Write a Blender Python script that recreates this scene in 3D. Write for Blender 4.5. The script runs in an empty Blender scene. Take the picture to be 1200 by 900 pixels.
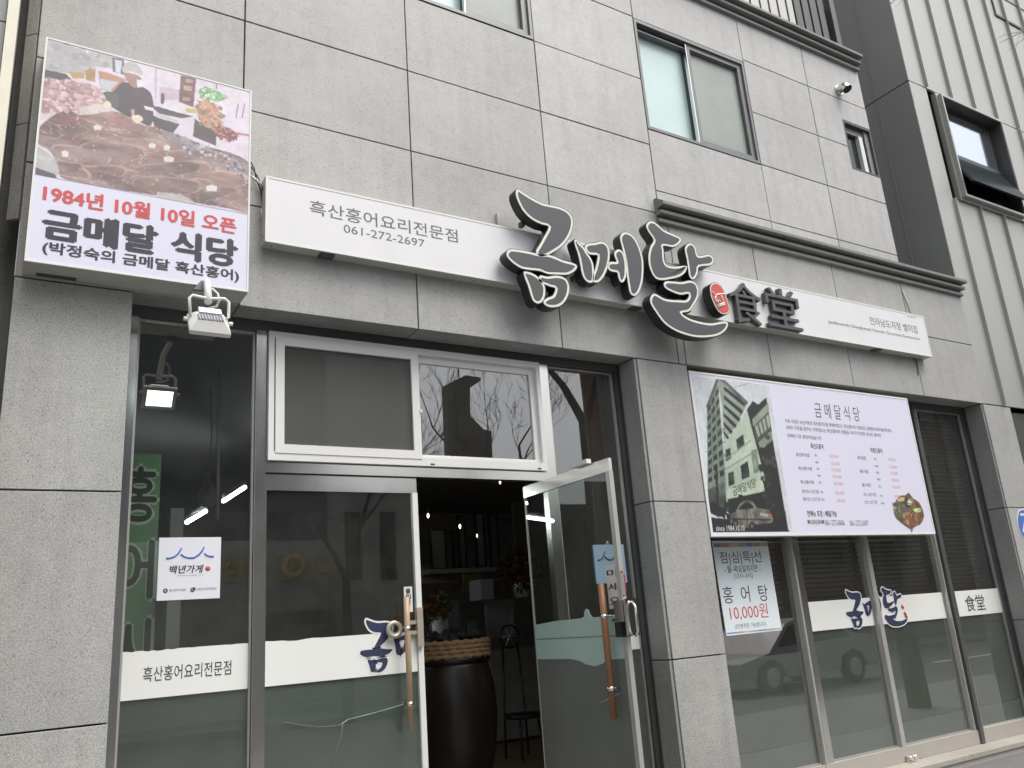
import bpy, bmesh, math, random
import numpy as np
from mathutils import Vector, Matrix
random.seed(7)
R = math.radians
ZO = 1.53                                    # eye height above the pavement
SC = bpy.context.scene
COL = SC.collection

# ------------------------------------------------------------------ camera
YAW, PITCH, ROLL, FPX = 0.56893218, 0.28139505, -0.07493956, 979.804
CAM = Vector((0, -5, ZO))
_f = Vector((math.sin(YAW)*math.cos(PITCH), math.cos(YAW)*math.cos(PITCH), math.sin(PITCH)))
_r0 = Vector((math.cos(YAW), -math.sin(YAW), 0)); _u0 = _r0.cross(_f)
_r = _r0*math.cos(ROLL) + _u0*math.sin(ROLL); _u = -_r0*math.sin(ROLL) + _u0*math.cos(ROLL)
cd = bpy.data.cameras.new('camera'); cam = bpy.data.objects.new('camera', cd); COL.objects.link(cam)
cam.matrix_world = Matrix(((_r.x, _u.x, -_f.x, CAM.x), (_r.y, _u.y, -_f.y, CAM.y), (_r.z, _u.z, -_f.z, CAM.z), (0, 0, 0, 1)))
cd.sensor_width = 36; cd.lens = FPX/1200*36; cd.clip_start = 0.05; cd.clip_end = 600
SC.camera = cam

# ------------------------------------------------------------------ world, sun, exposure
SUN_EL, SUN_AZ = 62, 152
w = bpy.data.worlds.new('World'); SC.world = w; w.use_nodes = True
nt = w.node_tree; bg = nt.nodes['Background']
sky = nt.nodes.new('ShaderNodeTexSky'); sky.sky_type = 'NISHITA'; sky.sun_disc = False
sky.sun_elevation = R(SUN_EL); sky.sun_rotation = R(SUN_AZ); sky.dust_density = 5; sky.air_density = 1.0; sky.ozone_density = 1.0
hs = nt.nodes.new('ShaderNodeHueSaturation'); hs.inputs['Saturation'].default_value = 0.30
nt.links.new(sky.outputs[0], hs.inputs['Color']); nt.links.new(hs.outputs[0], bg.inputs[0])
bg.inputs[1].default_value = 0.15
sl = bpy.data.lights.new('sun', 'SUN'); sl.energy = 1.25; sl.angle = R(40); sl.color = (1, 0.95, 0.88)
so = bpy.data.objects.new('sun', sl); COL.objects.link(so)
sd = Vector((math.sin(R(SUN_AZ))*math.cos(R(SUN_EL)), math.cos(R(SUN_AZ))*math.cos(R(SUN_EL)), math.sin(R(SUN_EL))))
so.rotation_euler = sd.to_track_quat('Z', 'Y').to_euler()
SC.view_settings.view_transform = 'Standard'; SC.view_settings.look = 'None'
SC.view_settings.exposure = 0.64; SC.view_settings.gamma = 1
SC.render.engine = 'CYCLES'
SC.cycles.max_bounces = 10; SC.cycles.transparent_max_bounces = 24; SC.cycles.glossy_bounces = 5
SC.cycles.use_denoising = True; SC.cycles.sample_clamp_indirect = 4

# ------------------------------------------------------------------ geometry helpers (z given relative to the eye, shifted up by ZO)
def ray(u, v):
    return _f + _r*((u-600)/FPX) - _u*((v-450)/FPX)
def V(u, v, y=0.0):                          # photo pixel -> (x, z) on the upright plane at depth y
    d = ray(u, v); t = (y+5)/d.y
    return d.x*t, d.z*t
def sm(pts, n=4):                            # closed Catmull-Rom
    out = []; N = len(pts)
    for i in range(N):
        p0, p1, p2, p3 = (np.array(pts[(i+k-1) % N], float) for k in range(4))
        for j in range(n):
            t = j/n
            out.append(tuple(0.5*((2*p1)+(-p0+p2)*t+(2*p0-5*p1+4*p2-p3)*t*t+(-p0+3*p1-3*p2+p3)*t**3)))
    return out
def area(p): return 0.5*sum(p[i][0]*p[(i+1) % len(p)][1]-p[(i+1) % len(p)][0]*p[i][1] for i in range(len(p)))
def inset(p, d):
    s = 1 if area(p) > 0 else -1; out = []; N = len(p)
    for i in range(N):
        a, b, c = p[i-1], p[i], p[(i+1) % N]
        e1 = (b[0]-a[0], b[1]-a[1]); e2 = (c[0]-b[0], c[1]-b[1])
        l1 = math.hypot(*e1) or 1e-9; l2 = math.hypot(*e2) or 1e-9
        n1 = (-e1[1]/l1*s, e1[0]/l1*s); n2 = (-e2[1]/l2*s, e2[0]/l2*s)
        m = (n1[0]+n2[0], n1[1]+n2[1]); q = max(0.45, 1+n1[0]*n2[0]+n1[1]*n2[1])
        out.append((b[0]+m[0]*d/q, b[1]+m[1]*d/q))
    return out

class MB:
    def __init__(s, T=None): s.v = []; s.f = []; s.sm = []; s.T = T
    def add(s, vs, fs, smooth=False):
        n = len(s.v)
        if s.T: vs = [s.T(*p) for p in vs]
        s.v += [tuple(p) for p in vs]; s.f += [tuple(n+i for i in f) for f in fs]; s.sm += [smooth]*len(fs); return s
    def box(s, x0, x1, y0, y1, z0, z1):
        return s.add([(x0,y0,z0),(x1,y0,z0),(x1,y1,z0),(x0,y1,z0),(x0,y0,z1),(x1,y0,z1),(x1,y1,z1),(x0,y1,z1)],
                     [(0,1,5,4),(1,2,6,5),(2,3,7,6),(3,0,4,7),(4,5,6,7),(3,2,1,0)])
    def prism(s, poly, y0, y1, ch=0):        # outline in x,z extruded along y; y0 is the front
        if area(poly) < 0: poly = poly[::-1]
        n = len(poly); rings = []
        if ch: rings.append((inset(poly, ch), y0)); rings.append((poly, y0+ch))
        else: rings.append((poly, y0))
        rings.append((poly, y1)); vs = []; fs = []
        for p, y in rings: vs += [(a, y, b) for a, b in p]
        fs.append(tuple(range(n)))
        for k in range(len(rings)-1):
            for i in range(n):
                j = (i+1) % n; fs.append((k*n+j, k*n+i, (k+1)*n+i, (k+1)*n+j))
        m = (len(rings)-1)*n; fs.append(tuple(m+i for i in reversed(range(n))))
        return s.add(vs, fs)
    def extx(s, prof, x0, x1):               # outline in y,z extruded along x
        n = len(prof); vs = [(x0, a, b) for a, b in prof]+[(x1, a, b) for a, b in prof]
        fs = [tuple(range(n)), tuple(n+i for i in reversed(range(n)))]
        for i in range(n):
            j = (i+1) % n; fs.append((i, j, n+j, n+i))
        return s.add(vs, fs)
    def ring(s, x0, x1, z0, z1, wd, y0, y1, wt=None, wb=None):    # four mitred bars of a frame
        wt = wd if wt is None else wt; wb = wd if wb is None else wb
        o = [(x0, z0), (x1, z0), (x1, z1), (x0, z1)]; i = [(x0+wd, z0+wb), (x1-wd, z0+wb), (x1-wd, z1-wt), (x0+wd, z1-wt)]
        vs = [(a, y0, b) for a, b in o]+[(a, y0, b) for a, b in i]+[(a, y1, b) for a, b in o]+[(a, y1, b) for a, b in i]
        fs = []
        for k in range(4):
            j = (k+1) % 4
            fs += [(k, j, 4+j, 4+k), (8+j, 8+k, 12+k, 12+j), (k, 8+k, 8+j, j), (4+k, 4+j, 12+j, 12+k)]
        return s.add(vs, fs)
    def tube(s, pts, rad, n=8, cap=True):
        pts = [Vector(p) for p in pts]; rads = rad if isinstance(rad, (list, tuple)) else [rad]*len(pts)
        vs = []; fs = []; up = None
        for i, p in enumerate(pts):
            t = (pts[min(i+1, len(pts)-1)]-pts[max(i-1, 0)]).normalized()
            if up is None: up = Vector((0, 0, 1)) if abs(t.z) < .9 else Vector((1, 0, 0))
            a = t.cross(up).normalized(); b = a.cross(t).normalized(); up = b
            for k in range(n):
                an = 2*math.pi*k/n; vs.append(tuple(p+a*math.cos(an)*rads[i]+b*math.sin(an)*rads[i]))
        for i in range(len(pts)-1):
            for k in range(n):
                q = (k+1) % n; fs.append((i*n+k, i*n+q, (i+1)*n+q, (i+1)*n+k))
        if s.T: pass
        s.add(vs, fs, True)
        if cap: s.add([vs[k] for k in range(n)], [tuple(range(n))]); s.add([vs[-n+k] for k in range(n)], [tuple(range(n))])
        return s
    def lathe(s, prof, c, n=20):             # prof (r, z)
        vs = []; fs = []
        for r_, z in prof:
            for k in range(n):
                a = 2*math.pi*k/n; vs.append((c[0]+r_*math.cos(a), c[1]+r_*math.sin(a), c[2]+z))
        for i in range(len(prof)-1):
            for k in range(n):
                q = (k+1) % n; fs.append((i*n+k, i*n+q, (i+1)*n+q, (i+1)*n+k))
        return s.add(vs, fs, True)
    def build(s, name, mat, parent=None, label=None, kind=None, recalc=True):
        me = bpy.data.meshes.new(name)
        off = Vector((0, 0, ZO)) - (parent['_w'] if False else WP.get(parent.name, Vector()) if parent else Vector())
        me.from_pydata([tuple(Vector(p)+off) for p in s.v], [], s.f)
        if any(s.sm): me.polygons.foreach_set('use_smooth', s.sm)
        if recalc:
            b = bmesh.new(); b.from_mesh(me); bmesh.ops.remove_doubles(b, verts=b.verts, dist=1e-5)
            bmesh.ops.recalc_face_normals(b, faces=b.faces); b.to_mesh(me); b.free()
        me.materials.append(mat)
        o = bpy.data.objects.new(name, me); COL.objects.link(o)
        if parent: o.parent = parent; WP[o.name] = WP[parent.name]
        if label: o['label'] = label
        if kind: o['kind'] = kind
        return o
WP = {}
def thing(name, label, cat, loc, group=None):
    o = bpy.data.objects.new(name, None); COL.objects.link(o); o.empty_display_size = .1
    o.location = Vector(loc)+Vector((0, 0, ZO)); o['label'] = label; o['category'] = cat
    if group: o['group'] = group
    WP[o.name] = o.location.copy(); return o
def solo(o, label, cat, group=None):
    o['label'] = label; o['category'] = cat
    if group: o['group'] = group
    WP[o.name] = Vector(); return o
def box(x0, x1, y0, y1, z0, z1, name, mat, parent=None, **k):
    return MB().box(x0, x1, y0, y1, z0, z1).build(name, mat, parent, **k)

def text(s, quad, y, mat, parent, name='lettering', bold=0, ext=0.001, shear=0, T=None, keep=False, sp=1.0):
    """flat letters fitted into x0,x1,z0,z1 on the plane at depth y"""
    x0, x1, z0, z1 = quad
    c = bpy.data.curves.new('t', 'FONT'); c.body = s; c.offset = bold; c.resolution_u = 3; c.shear = shear; c.space_character = sp
    if bold > 0: c.offset = 0
    o = bpy.data.objects.new('t', c)
    me = bpy.data.meshes.new_from_object(o)
    bpy.data.objects.remove(o)
    n = len(me.vertices); co = np.empty(n*3); me.vertices.foreach_get('co', co); co = co.reshape(-1, 3)
    a, b = co[:, 0].min(), co[:, 0].max(); c0, c1 = co[:, 1].min(), co[:, 1].max()
    X = x0+(co[:, 0]-a)/(b-a)*(x1-x0); Z = z0+(co[:, 1]-c0)/max(c1-c0, 1e-6)*(z1-z0)
    fs = [tuple(p.vertices) for p in me.polygons]
    m = MB(T)
    if ext <= 0.0011:
        sx = (x1-x0)/(b-a); sz = (z1-z0)/max(c1-c0, 1e-6)
        sh = [(0, 0)] if bold <= 0 else [(0, 0), (1, 0), (-1, 0), (0, .7), (0, -.7)]
        for k, (da, db) in enumerate(sh):       # heavier weights: the glyph laid over itself a hair apart
            m.add([(X[i]+da*bold*sx, y-k*.00004*(1 if T is None else -1), Z[i]+db*bold*sz) for i in range(n)], fs)
    else:
        cnt = {}
        for f in fs:
            for i in range(len(f)):
                e = (f[i], f[(i+1) % len(f)]); cnt[e] = 1
        side = [(e[1], e[0], e[0]+n, e[1]+n) for e in cnt if (e[1], e[0]) not in cnt]
        m.add([(X[i], y, Z[i]) for i in range(n)]+[(X[i], y+ext, Z[i]) for i in range(n)], fs+side)
    bpy.data.meshes.remove(me)
    return m.build(name, mat, parent, recalc=ext > 0.0011)

# ------------------------------------------------------------------ materials
def mat(name, col, rough=.6, metal=0, spec=.5, emit=None, es=0, coat=0, alpha=1):
    m = bpy.data.materials.new(name); m.use_nodes = True; b = m.node_tree.nodes['Principled BSDF']
    b.inputs['Base Color'].default_value = (*col, 1); b.inputs['Roughness'].default_value = rough
    b.inputs['Metallic'].default_value = metal; b.inputs['Specular IOR Level'].default_value = spec
    b.inputs['Coat Weight'].default_value = coat; b.inputs['Alpha'].default_value = alpha
    if emit: b.inputs['Emission Color'].default_value = (*emit, 1); b.inputs['Emission Strength'].default_value = es
    return m
def N(m, t, **k):
    n = m.node_tree.nodes.new(t)
    for a, v in k.items():
        if a in n.inputs: n.inputs[a].default_value = v
        else: setattr(n, a, v)
    return n
def L(m, a, b): m.node_tree.links.new(a, b)
def noisy(name, col, amp=.12, scale=3, rough=.6, metal=0, ramp2=None, bump=0, spec=.5, stretch=(1, 1, 1), rv=0, detail=5):
    """base colour varied by world-position noise"""
    m = mat(name, col, rough, metal, spec); b = m.node_tree.nodes['Principled BSDF']
    g = N(m, 'ShaderNodeNewGeometry'); mp = N(m, 'ShaderNodeMapping'); mp.inputs['Scale'].default_value = stretch
    L(m, g.outputs['Position'], mp.inputs[0])
    no = N(m, 'ShaderNodeTexNoise', Scale=scale, Detail=detail); L(m, mp.outputs[0], no.inputs['Vector'])
    mx = N(m, 'ShaderNodeMix', data_type='RGBA'); mx.clamp_factor = True
    c2 = ramp2 or tuple(c*(1+amp*1.5) for c in col); c1 = tuple(c*(1-amp*1.5) for c in col)
    mx.inputs[6].default_value = (*c1, 1); mx.inputs[7].default_value = (*c2, 1)
    L(m, no.outputs[0], mx.inputs[0]); L(m, mx.outputs[2], b.inputs['Base Color'])
    if rv:
        mr = N(m, 'ShaderNodeMapRange'); L(m, no.outputs[0], mr.inputs[0]); mr.inputs[3].default_value = max(.02, rough-rv); mr.inputs[4].default_value = rough+rv
        L(m, mr.outputs[0], b.inputs['Roughness'])
    if bump:
        bp = N(m, 'ShaderNodeBump', Strength=bump, Distance=.01); L(m, no.outputs[0], bp.inputs['Height']); L(m, bp.outputs[0], b.inputs['Normal'])
    return m
def granite(name, col, speck=.3):
    m = mat(name, col, .55, 0, .6); b = m.node_tree.nodes['Principled BSDF']; T = m.node_tree
    g = N(m, 'ShaderNodeNewGeometry'); oi = N(m, 'ShaderNodeObjectInfo')
    n1 = N(m, 'ShaderNodeTexNoise', Scale=130, Detail=3, Roughness=.8); L(m, g.outputs['Position'], n1.inputs['Vector'])
    n3 = N(m, 'ShaderNodeTexNoise', Scale=1.3, Detail=5, Roughness=.6); L(m, g.outputs['Position'], n3.inputs['Vector'])
    n4 = N(m, 'ShaderNodeTexNoise', Scale=9, Detail=4, Roughness=.65); L(m, g.outputs['Position'], n4.inputs['Vector'])
    vo = N(m, 'ShaderNodeTexVoronoi', Scale=120); L(m, g.outputs['Position'], vo.inputs['Vector'])
    mp = N(m, 'ShaderNodeMapping'); mp.inputs['Scale'].default_value = (5, 5, .35); L(m, g.outputs['Position'], mp.inputs[0])
    n5 = N(m, 'ShaderNodeTexNoise', Scale=1.6, Detail=5, Roughness=.6); L(m, mp.outputs[0], n5.inputs['Vector'])
    def mr(src, a, b_, lo=.35, hi=.65):
        k = N(m, 'ShaderNodeMapRange'); L(m, src, k.inputs[0]); k.inputs[1].default_value = lo; k.inputs[2].default_value = hi
        k.inputs[3].default_value = a; k.inputs[4].default_value = b_; return k.outputs[0]
    def mul(a, b_):
        k = N(m, 'ShaderNodeMath', operation='MULTIPLY'); L(m, a, k.inputs[0]); L(m, b_, k.inputs[1]); return k.outputs[0]
    x = mul(mr(n1.outputs[0], 1-speck, 1+speck), mr(n3.outputs[0], .93, 1.07))
    x = mul(x, mr(n4.outputs[0], .95, 1.05)); x = mul(x, mr(oi.outputs['Random'], .94, 1.05, 0, 1))
    x = mul(x, mr(n5.outputs[0], .90, 1.02, .28, .5))
    # street grime: a soiled foot near the pavement and soft run-off stains of their own shape
    sp = N(m, 'ShaderNodeSeparateXYZ'); L(m, g.outputs['Position'], sp.inputs[0]); ad = N(m, 'ShaderNodeMath', operation='MULTIPLY_ADD'); L(m, n5.outputs[0], ad.inputs[0]); ad.inputs[1].default_value = -.9; L(m, sp.outputs[2], ad.inputs[2])
    x = mul(x, mr(ad.outputs[0], .80, 1, -.5, .35))
    mq = N(m, 'ShaderNodeMapping'); mq.inputs['Scale'].default_value = (2.2, 2.2, .22); L(m, g.outputs['Position'], mq.inputs[0])
    n6 = N(m, 'ShaderNodeTexNoise', Scale=2.1, Detail=6, Roughness=.55, Distortion=.3); L(m, mq.outputs[0], n6.inputs['Vector'])
    x = mul(x, mr(n6.outputs[0], 1, .90, .55, .72))
    sep = N(m, 'ShaderNodeSeparateColor'); L(m, vo.outputs['Color'], sep.inputs[0])
    x = mul(x, mr(sep.outputs[0], .70, 1, .0, .09))
    vm = N(m, 'ShaderNodeVectorMath', operation='SCALE'); vm.inputs[0].default_value = col; L(m, x, vm.inputs['Scale'])
    L(m, vm.outputs[0], b.inputs['Base Color'])
    bp = N(m, 'ShaderNodeBump', Strength=.12, Distance=.003); L(m, n1.outputs[0], bp.inputs['Height']); L(m, bp.outputs[0], b.inputs['Normal'])
    return m
def glass(name, tint=(1, 1, 1), ior=1.55, rough=0.0, refl=(1, 1, 1)):
    m = bpy.data.materials.new(name); m.use_nodes = True; T = m.node_tree; T.nodes.clear()
    out = N(m, 'ShaderNodeOutputMaterial'); mx = N(m, 'ShaderNodeMixShader'); fr = N(m, 'ShaderNodeFresnel', IOR=ior)
    g = N(m, 'ShaderNodeNewGeometry')
    k = N(m, 'ShaderNodeMath', operation='SUBTRACT'); k.inputs[0].default_value = 1; L(m, g.outputs['Backfacing'], k.inputs[1])
    k2 = N(m, 'ShaderNodeMath', operation='MULTIPLY'); L(m, fr.outputs[0], k2.inputs[0]); L(m, k.outputs[0], k2.inputs[1])
    tr = N(m, 'ShaderNodeBsdfTransparent'); tr.inputs[0].default_value = (*tint, 1)
    gl = N(m, 'ShaderNodeBsdfGlossy', Roughness=rough); gl.inputs[0].default_value = (*refl, 1)
    no = N(m, 'ShaderNodeTexNoise', Scale=1.1, Detail=1); L(m, g.outputs['Position'], no.inputs['Vector'])
    bp = N(m, 'ShaderNodeBump', Strength=.12, Distance=.006); L(m, no.outputs[0], bp.inputs['Height']); L(m, bp.outputs[0], gl.inputs['Normal'])
    dd = N(m, 'ShaderNodeBsdfDiffuse'); dd.inputs[0].default_value = (.62, .62, .58, 1); dm = N(m, 'ShaderNodeMixShader')  # thin dusty veil, its haze added to lift the dark panes
    dn = N(m, 'ShaderNodeTexNoise', Scale=2.3, Detail=6, Roughness=.7); L(m, g.outputs['Position'], dn.inputs['Vector'])
    dr = N(m, 'ShaderNodeMapRange'); L(m, dn.outputs[0], dr.inputs[0]); dr.inputs[1].default_value = .3; dr.inputs[2].default_value = .75; dr.inputs[3].default_value = .006; dr.inputs[4].default_value = .034
    L(m, dr.outputs[0], dm.inputs[0]); L(m, tr.outputs[0], dm.inputs[1]); L(m, dd.outputs[0], dm.inputs[2])
    L(m, k2.outputs[0], mx.inputs[0]); L(m, dm.outputs[0], mx.inputs[1]); L(m, gl.outputs[0], mx.inputs[2]); L(m, mx.outputs[0], out.inputs[0])
    return m
MT = dict(
    stone=granite('flamed_granite', (.37, .37, .355), .24), stone_up_lit=granite('upper_flamed_granite_lit', (.43, .43, .42), .22), stone_low=granite('pillar_granite', (.37, .37, .352), .36), soffit=granite('honed_granite_soffit', (.27, .27, .262), .22),  # upper right slabs paler: the brighter light up there is put into the colour
    cornice=noisy('painted_cornice_moulding', (.21, .21, .20), .1, 6, .55),
    joint=mat('dark_joint_sealant', (.03, .03, .03), .8), core=mat('wall_core', (.06, .06, .06), .9),
    steel=noisy('brushed_stainless', (.80, .79, .75), .10, 5, .20, 1, rv=.07, stretch=(1, 1, .25)),
    steel2=noisy('satin_aluminium', (.58, .58, .55), .08, 5, .4, .6), darkframe=noisy('dark_bronze_frame', (.10, .10, .098), .12, 6, .45, .3),
    greyframe=noisy('grey_window_frame', (.19, .19, .192), .08, 6, .42, .3), bead=mat('glazing_bead', (.40, .40, .37), .4, .4),
    pvc=noisy('white_pvc', (.72, .72, .70), .03, 5, .3), glass=glass('window_glass', (.82, .85, .83), 2.6), glass2=glass('door_glass', (.82, .86, .84), 2.1),
    film=noisy('frosted_film', (.150, .160, .143), .17, 2.6, .5), film2=noisy('frosted_film_lower', (.20, .22, .20), .12, 3, .5),
    vinyl=noisy('white_vinyl_band', (.74, .75, .72), .02, 3, .45), vinylback=noisy('white_vinyl_seen_through_green_glass', (.42, .56, .50), .05, 4, .35),
    ink=mat('dark_ink', (.035, .033, .045), .5), ink2=mat('grey_print', (.13, .12, .14), .5), red=mat('red_print', (.60, .08, .08), .5),
    pink=mat('pink_print', (.72, .42, .44), .5), navy=mat('navy_print', (.03, .035, .085), .5), blue=mat('blue_print', (.07, .16, .50), .5),
    signface=noisy('milky_acrylic', (.71, .71, .725), .035, 3.5, .36, stretch=(1.6, 1, .5)), signface2=noisy('backlit_print_film', (.70, .70, .82), .012, 2, .3),
    signbox=noisy('painted_sign_box', (.47, .47, .43), .12, 5, .5), letside=mat('letter_return_black', (.018, .019, .02), .42),
    letface=noisy('letter_face_charcoal', (.068, .072, .078), .05, 4, .4), letline=mat('letter_outline_cream', (.72, .74, .66), .45),
    hanja=noisy('hanja_letter_grey', (.075, .078, .08), .08, 8, .45), lamp=noisy('white_lamp_casting', (.74, .74, .70), .04, 9, .4),
    lampgrey=mat('lamp_heat_sink_grey', (.30, .30, .34), .45), cable=mat('black_cable', (.03, .03, .03), .5), cablew=mat('white_cable', (.6, .6, .57), .5),
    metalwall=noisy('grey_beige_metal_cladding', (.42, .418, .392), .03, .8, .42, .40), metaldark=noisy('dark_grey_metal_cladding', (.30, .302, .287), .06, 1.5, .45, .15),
    metaldark2=noisy('dark_terrace_cladding', (.085, .086, .085), .06, 3, .5), frostwin=noisy('frosted_pane_pale', (.56, .72, .70), .05, 2.2, .28),
    frostwin2=noisy('frosted_pane_grey', (.30, .335, .305), .16, 2.6, .35), darkpane=mat('dark_window_pane', (.03, .04, .042), .12),
    skypane=mat('mirror_window_pane', (.62, .68, .74), .08, .95), wood=noisy('turned_wood_handle', (.42, .30, .19), .22, 14, .45, stretch=(1, 1, .15), bump=.2),
    wood2=noisy('brown_wood_handle', (.26, .12, .055), .2, 14, .4, stretch=(1, 1, .15)), beige=noisy('beige_lock_casting', (.46, .41, .33), .08, 20, .4, .4),
    chrome=mat('polished_chrome', (.75, .75, .73), .15, 1), black=mat('black_plastic', (.015, .015, .015), .35),
    ledge=granite('beige_stone_ledge', (.42, .395, .345), .16), fascia=noisy('painted_sill_fascia', (.37, .345, .315), .08, 4, .55),
    paving=granite('grey_paving', (.17, .17, .168), .2), asphalt=granite('asphalt', (.055, .055, .056), .3), white=mat('white_paint', (.8, .8, .78), .6),
    cream=noisy('cream_trim', (.74, .71, .58), .08, 5, .4), neighbour=granite('neighbour_stone', (.25, .25, .24), .2), shade=noisy('brown_grey_side_wall', (.34, .32, .27), .1, 4, .7),
    paper=noisy('paper', (.66, .66, .62), .04, 9, .7), glow=mat('led_tube_glow', (.9, .9, .9), .4, emit=(.93, 1, 1), es=26), warm=mat('warm_lamp_glow', (1, .8, .4), .4, emit=(1, .62, .2), es=1.3),
    flood=mat('floodlight_lens_glow', (1, 1, 1), .3, emit=(.8, 1, .92), es=7), spot=mat('spot_lamp_glow', (1, .9, .6), .4, emit=(1, .8, .45), es=3),
    intwall=noisy('dark_wallpaper', (.27, .245, .215), .25, 5, .8), intfloor=noisy('brown_floor', (.16, .105, .065), .2, 2, .35), intceil=mat('dark_ceiling', (.25, .24, .225), .9),
    jar=noisy('dark_brown_glaze', (.02, .014, .011), .3, 8, .34, bump=.15), straw=noisy('straw_rope', (.36, .22, .12), .3, 40, .8, bump=.6, stretch=(1, 1, 2)),
    charcoal=mat('charcoal_lumps', (.012, .012, .012), .7), banner=noisy('green_banner_cloth', (.16, .30, .16), .2, 6, .7), bannerink=mat('banner_dark_letter', (.012, .028, .016), .7), bannerline=mat('banner_letter_edge', (.48, .60, .46), .7),
    plaque=noisy('pale_plaque', (.72, .73, .78), .01, 3, .3), plaqueblue=mat('pale_blue_plaque', (.30, .42, .56), .4), plaquegrey=mat('pale_plaque_uncovered', (.55, .57, .62), .4),
    bark=noisy('dark_bark', (.045, .04, .035), .3, 12, .9, bump=.4), twig=noisy('pale_bark', (.22, .20, .165), .2, 12, .9),
    brick=noisy('dark_red_brick', (.13, .092, .075), .2, 3, .85), render_=noisy('pale_render', (.42, .42, .39), .08, 1.5, .8), navywall=noisy('navy_panel', (.025, .035, .06), .15, 2, .5),
    church=noisy('brown_stone', (.10, .075, .062), .15, .6, .9), gold=mat('gold_letters', (.75, .55, .12), .4, .3), carpaint=mat('white_car_paint', (.34, .34, .34), .3, coat=.5), tyre=mat('tyre_rubber', (.02, .02, .02), .8),
    leaf=noisy('green_leaves', (.05, .10, .03), .3, 20, .7), flower=noisy('red_flowers', (.13, .03, .028), .3, 25, .7), flower2=noisy('orange_flowers', (.30, .13, .06), .3, 25, .7),
    blind=noisy('brown_blind_slat', (.34, .31, .27), .1, 6, .5), woodpanel=noisy('brown_wood_panel', (.20, .095, .04), .15, 3, .5, stretch=(6, 6, .6)), green=mat('green_print', (.1, .4, .12), .6), screen=None,
)
m = bpy.data.materials.new('insect_screen'); m.use_nodes = True; T = m.node_tree; T.nodes.clear()
o_ = N(m, 'ShaderNodeOutputMaterial'); mx = N(m, 'ShaderNodeMixShader'); mx.inputs[0].default_value = .55
tr = N(m, 'ShaderNodeBsdfTransparent'); df = N(m, 'ShaderNodeBsdfDiffuse'); df.inputs[0].default_value = (.135, .135, .127, 1)
wv = N(m, 'ShaderNodeTexWave', Scale=70, Distortion=1.5); g = N(m, 'ShaderNodeNewGeometry'); L(m, g.outputs['Position'], wv.inputs['Vector'])
mr_ = N(m, 'ShaderNodeMapRange'); L(m, wv.outputs[1], mr_.inputs[0]); mr_.inputs[3].default_value = .48; mr_.inputs[4].default_value = .62; L(m, mr_.outputs[0], mx.inputs[0])
L(m, tr.outputs[0], mx.inputs[1]); L(m, df.outputs[0], mx.inputs[2]); L(m, mx.outputs[0], o_.inputs[0]); MT['screen'] = m
def vcol(name, rough=.35):
    m = mat(name, (1, 1, 1), rough); a = N(m, 'ShaderNodeAttribute', attribute_name='print'); L(m, a.outputs['Color'], m.node_tree.nodes['Principled BSDF'].inputs['Base Color']); return m
MT['print'] = vcol('printed_photograph')

# ------------------------------------------------------------------ painted prints (a fine grid of coloured faces)
_rs = np.random.RandomState(3)
def fbm(h, w_, base=4, oct_=5, sx=1.0, seed=0):
    rs = np.random.RandomState(seed); out = np.zeros((h, w_)); amp = 1; tot = 0
    for o in range(oct_):
        n = base*2**o; gx = max(2, int(n*sx))+1; gy = n+1; g = rs.rand(gy, gx)
        yy = np.linspace(0, gy-1.001, h); xx = np.linspace(0, gx-1.001, w_)
        y0 = yy.astype(int); x0 = xx.astype(int); fy = (yy-y0)[:, None]; fx = (xx-x0)[None, :]
        fy = fy*fy*(3-2*fy); fx = fx*fx*(3-2*fx)
        out += amp*((g[y0][:, x0]*(1-fx)+g[y0][:, x0+1]*fx)*(1-fy)+(g[y0+1][:, x0]*(1-fx)+g[y0+1][:, x0+1]*fx)*fy); tot += amp; amp *= .55
    return out/tot
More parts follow.
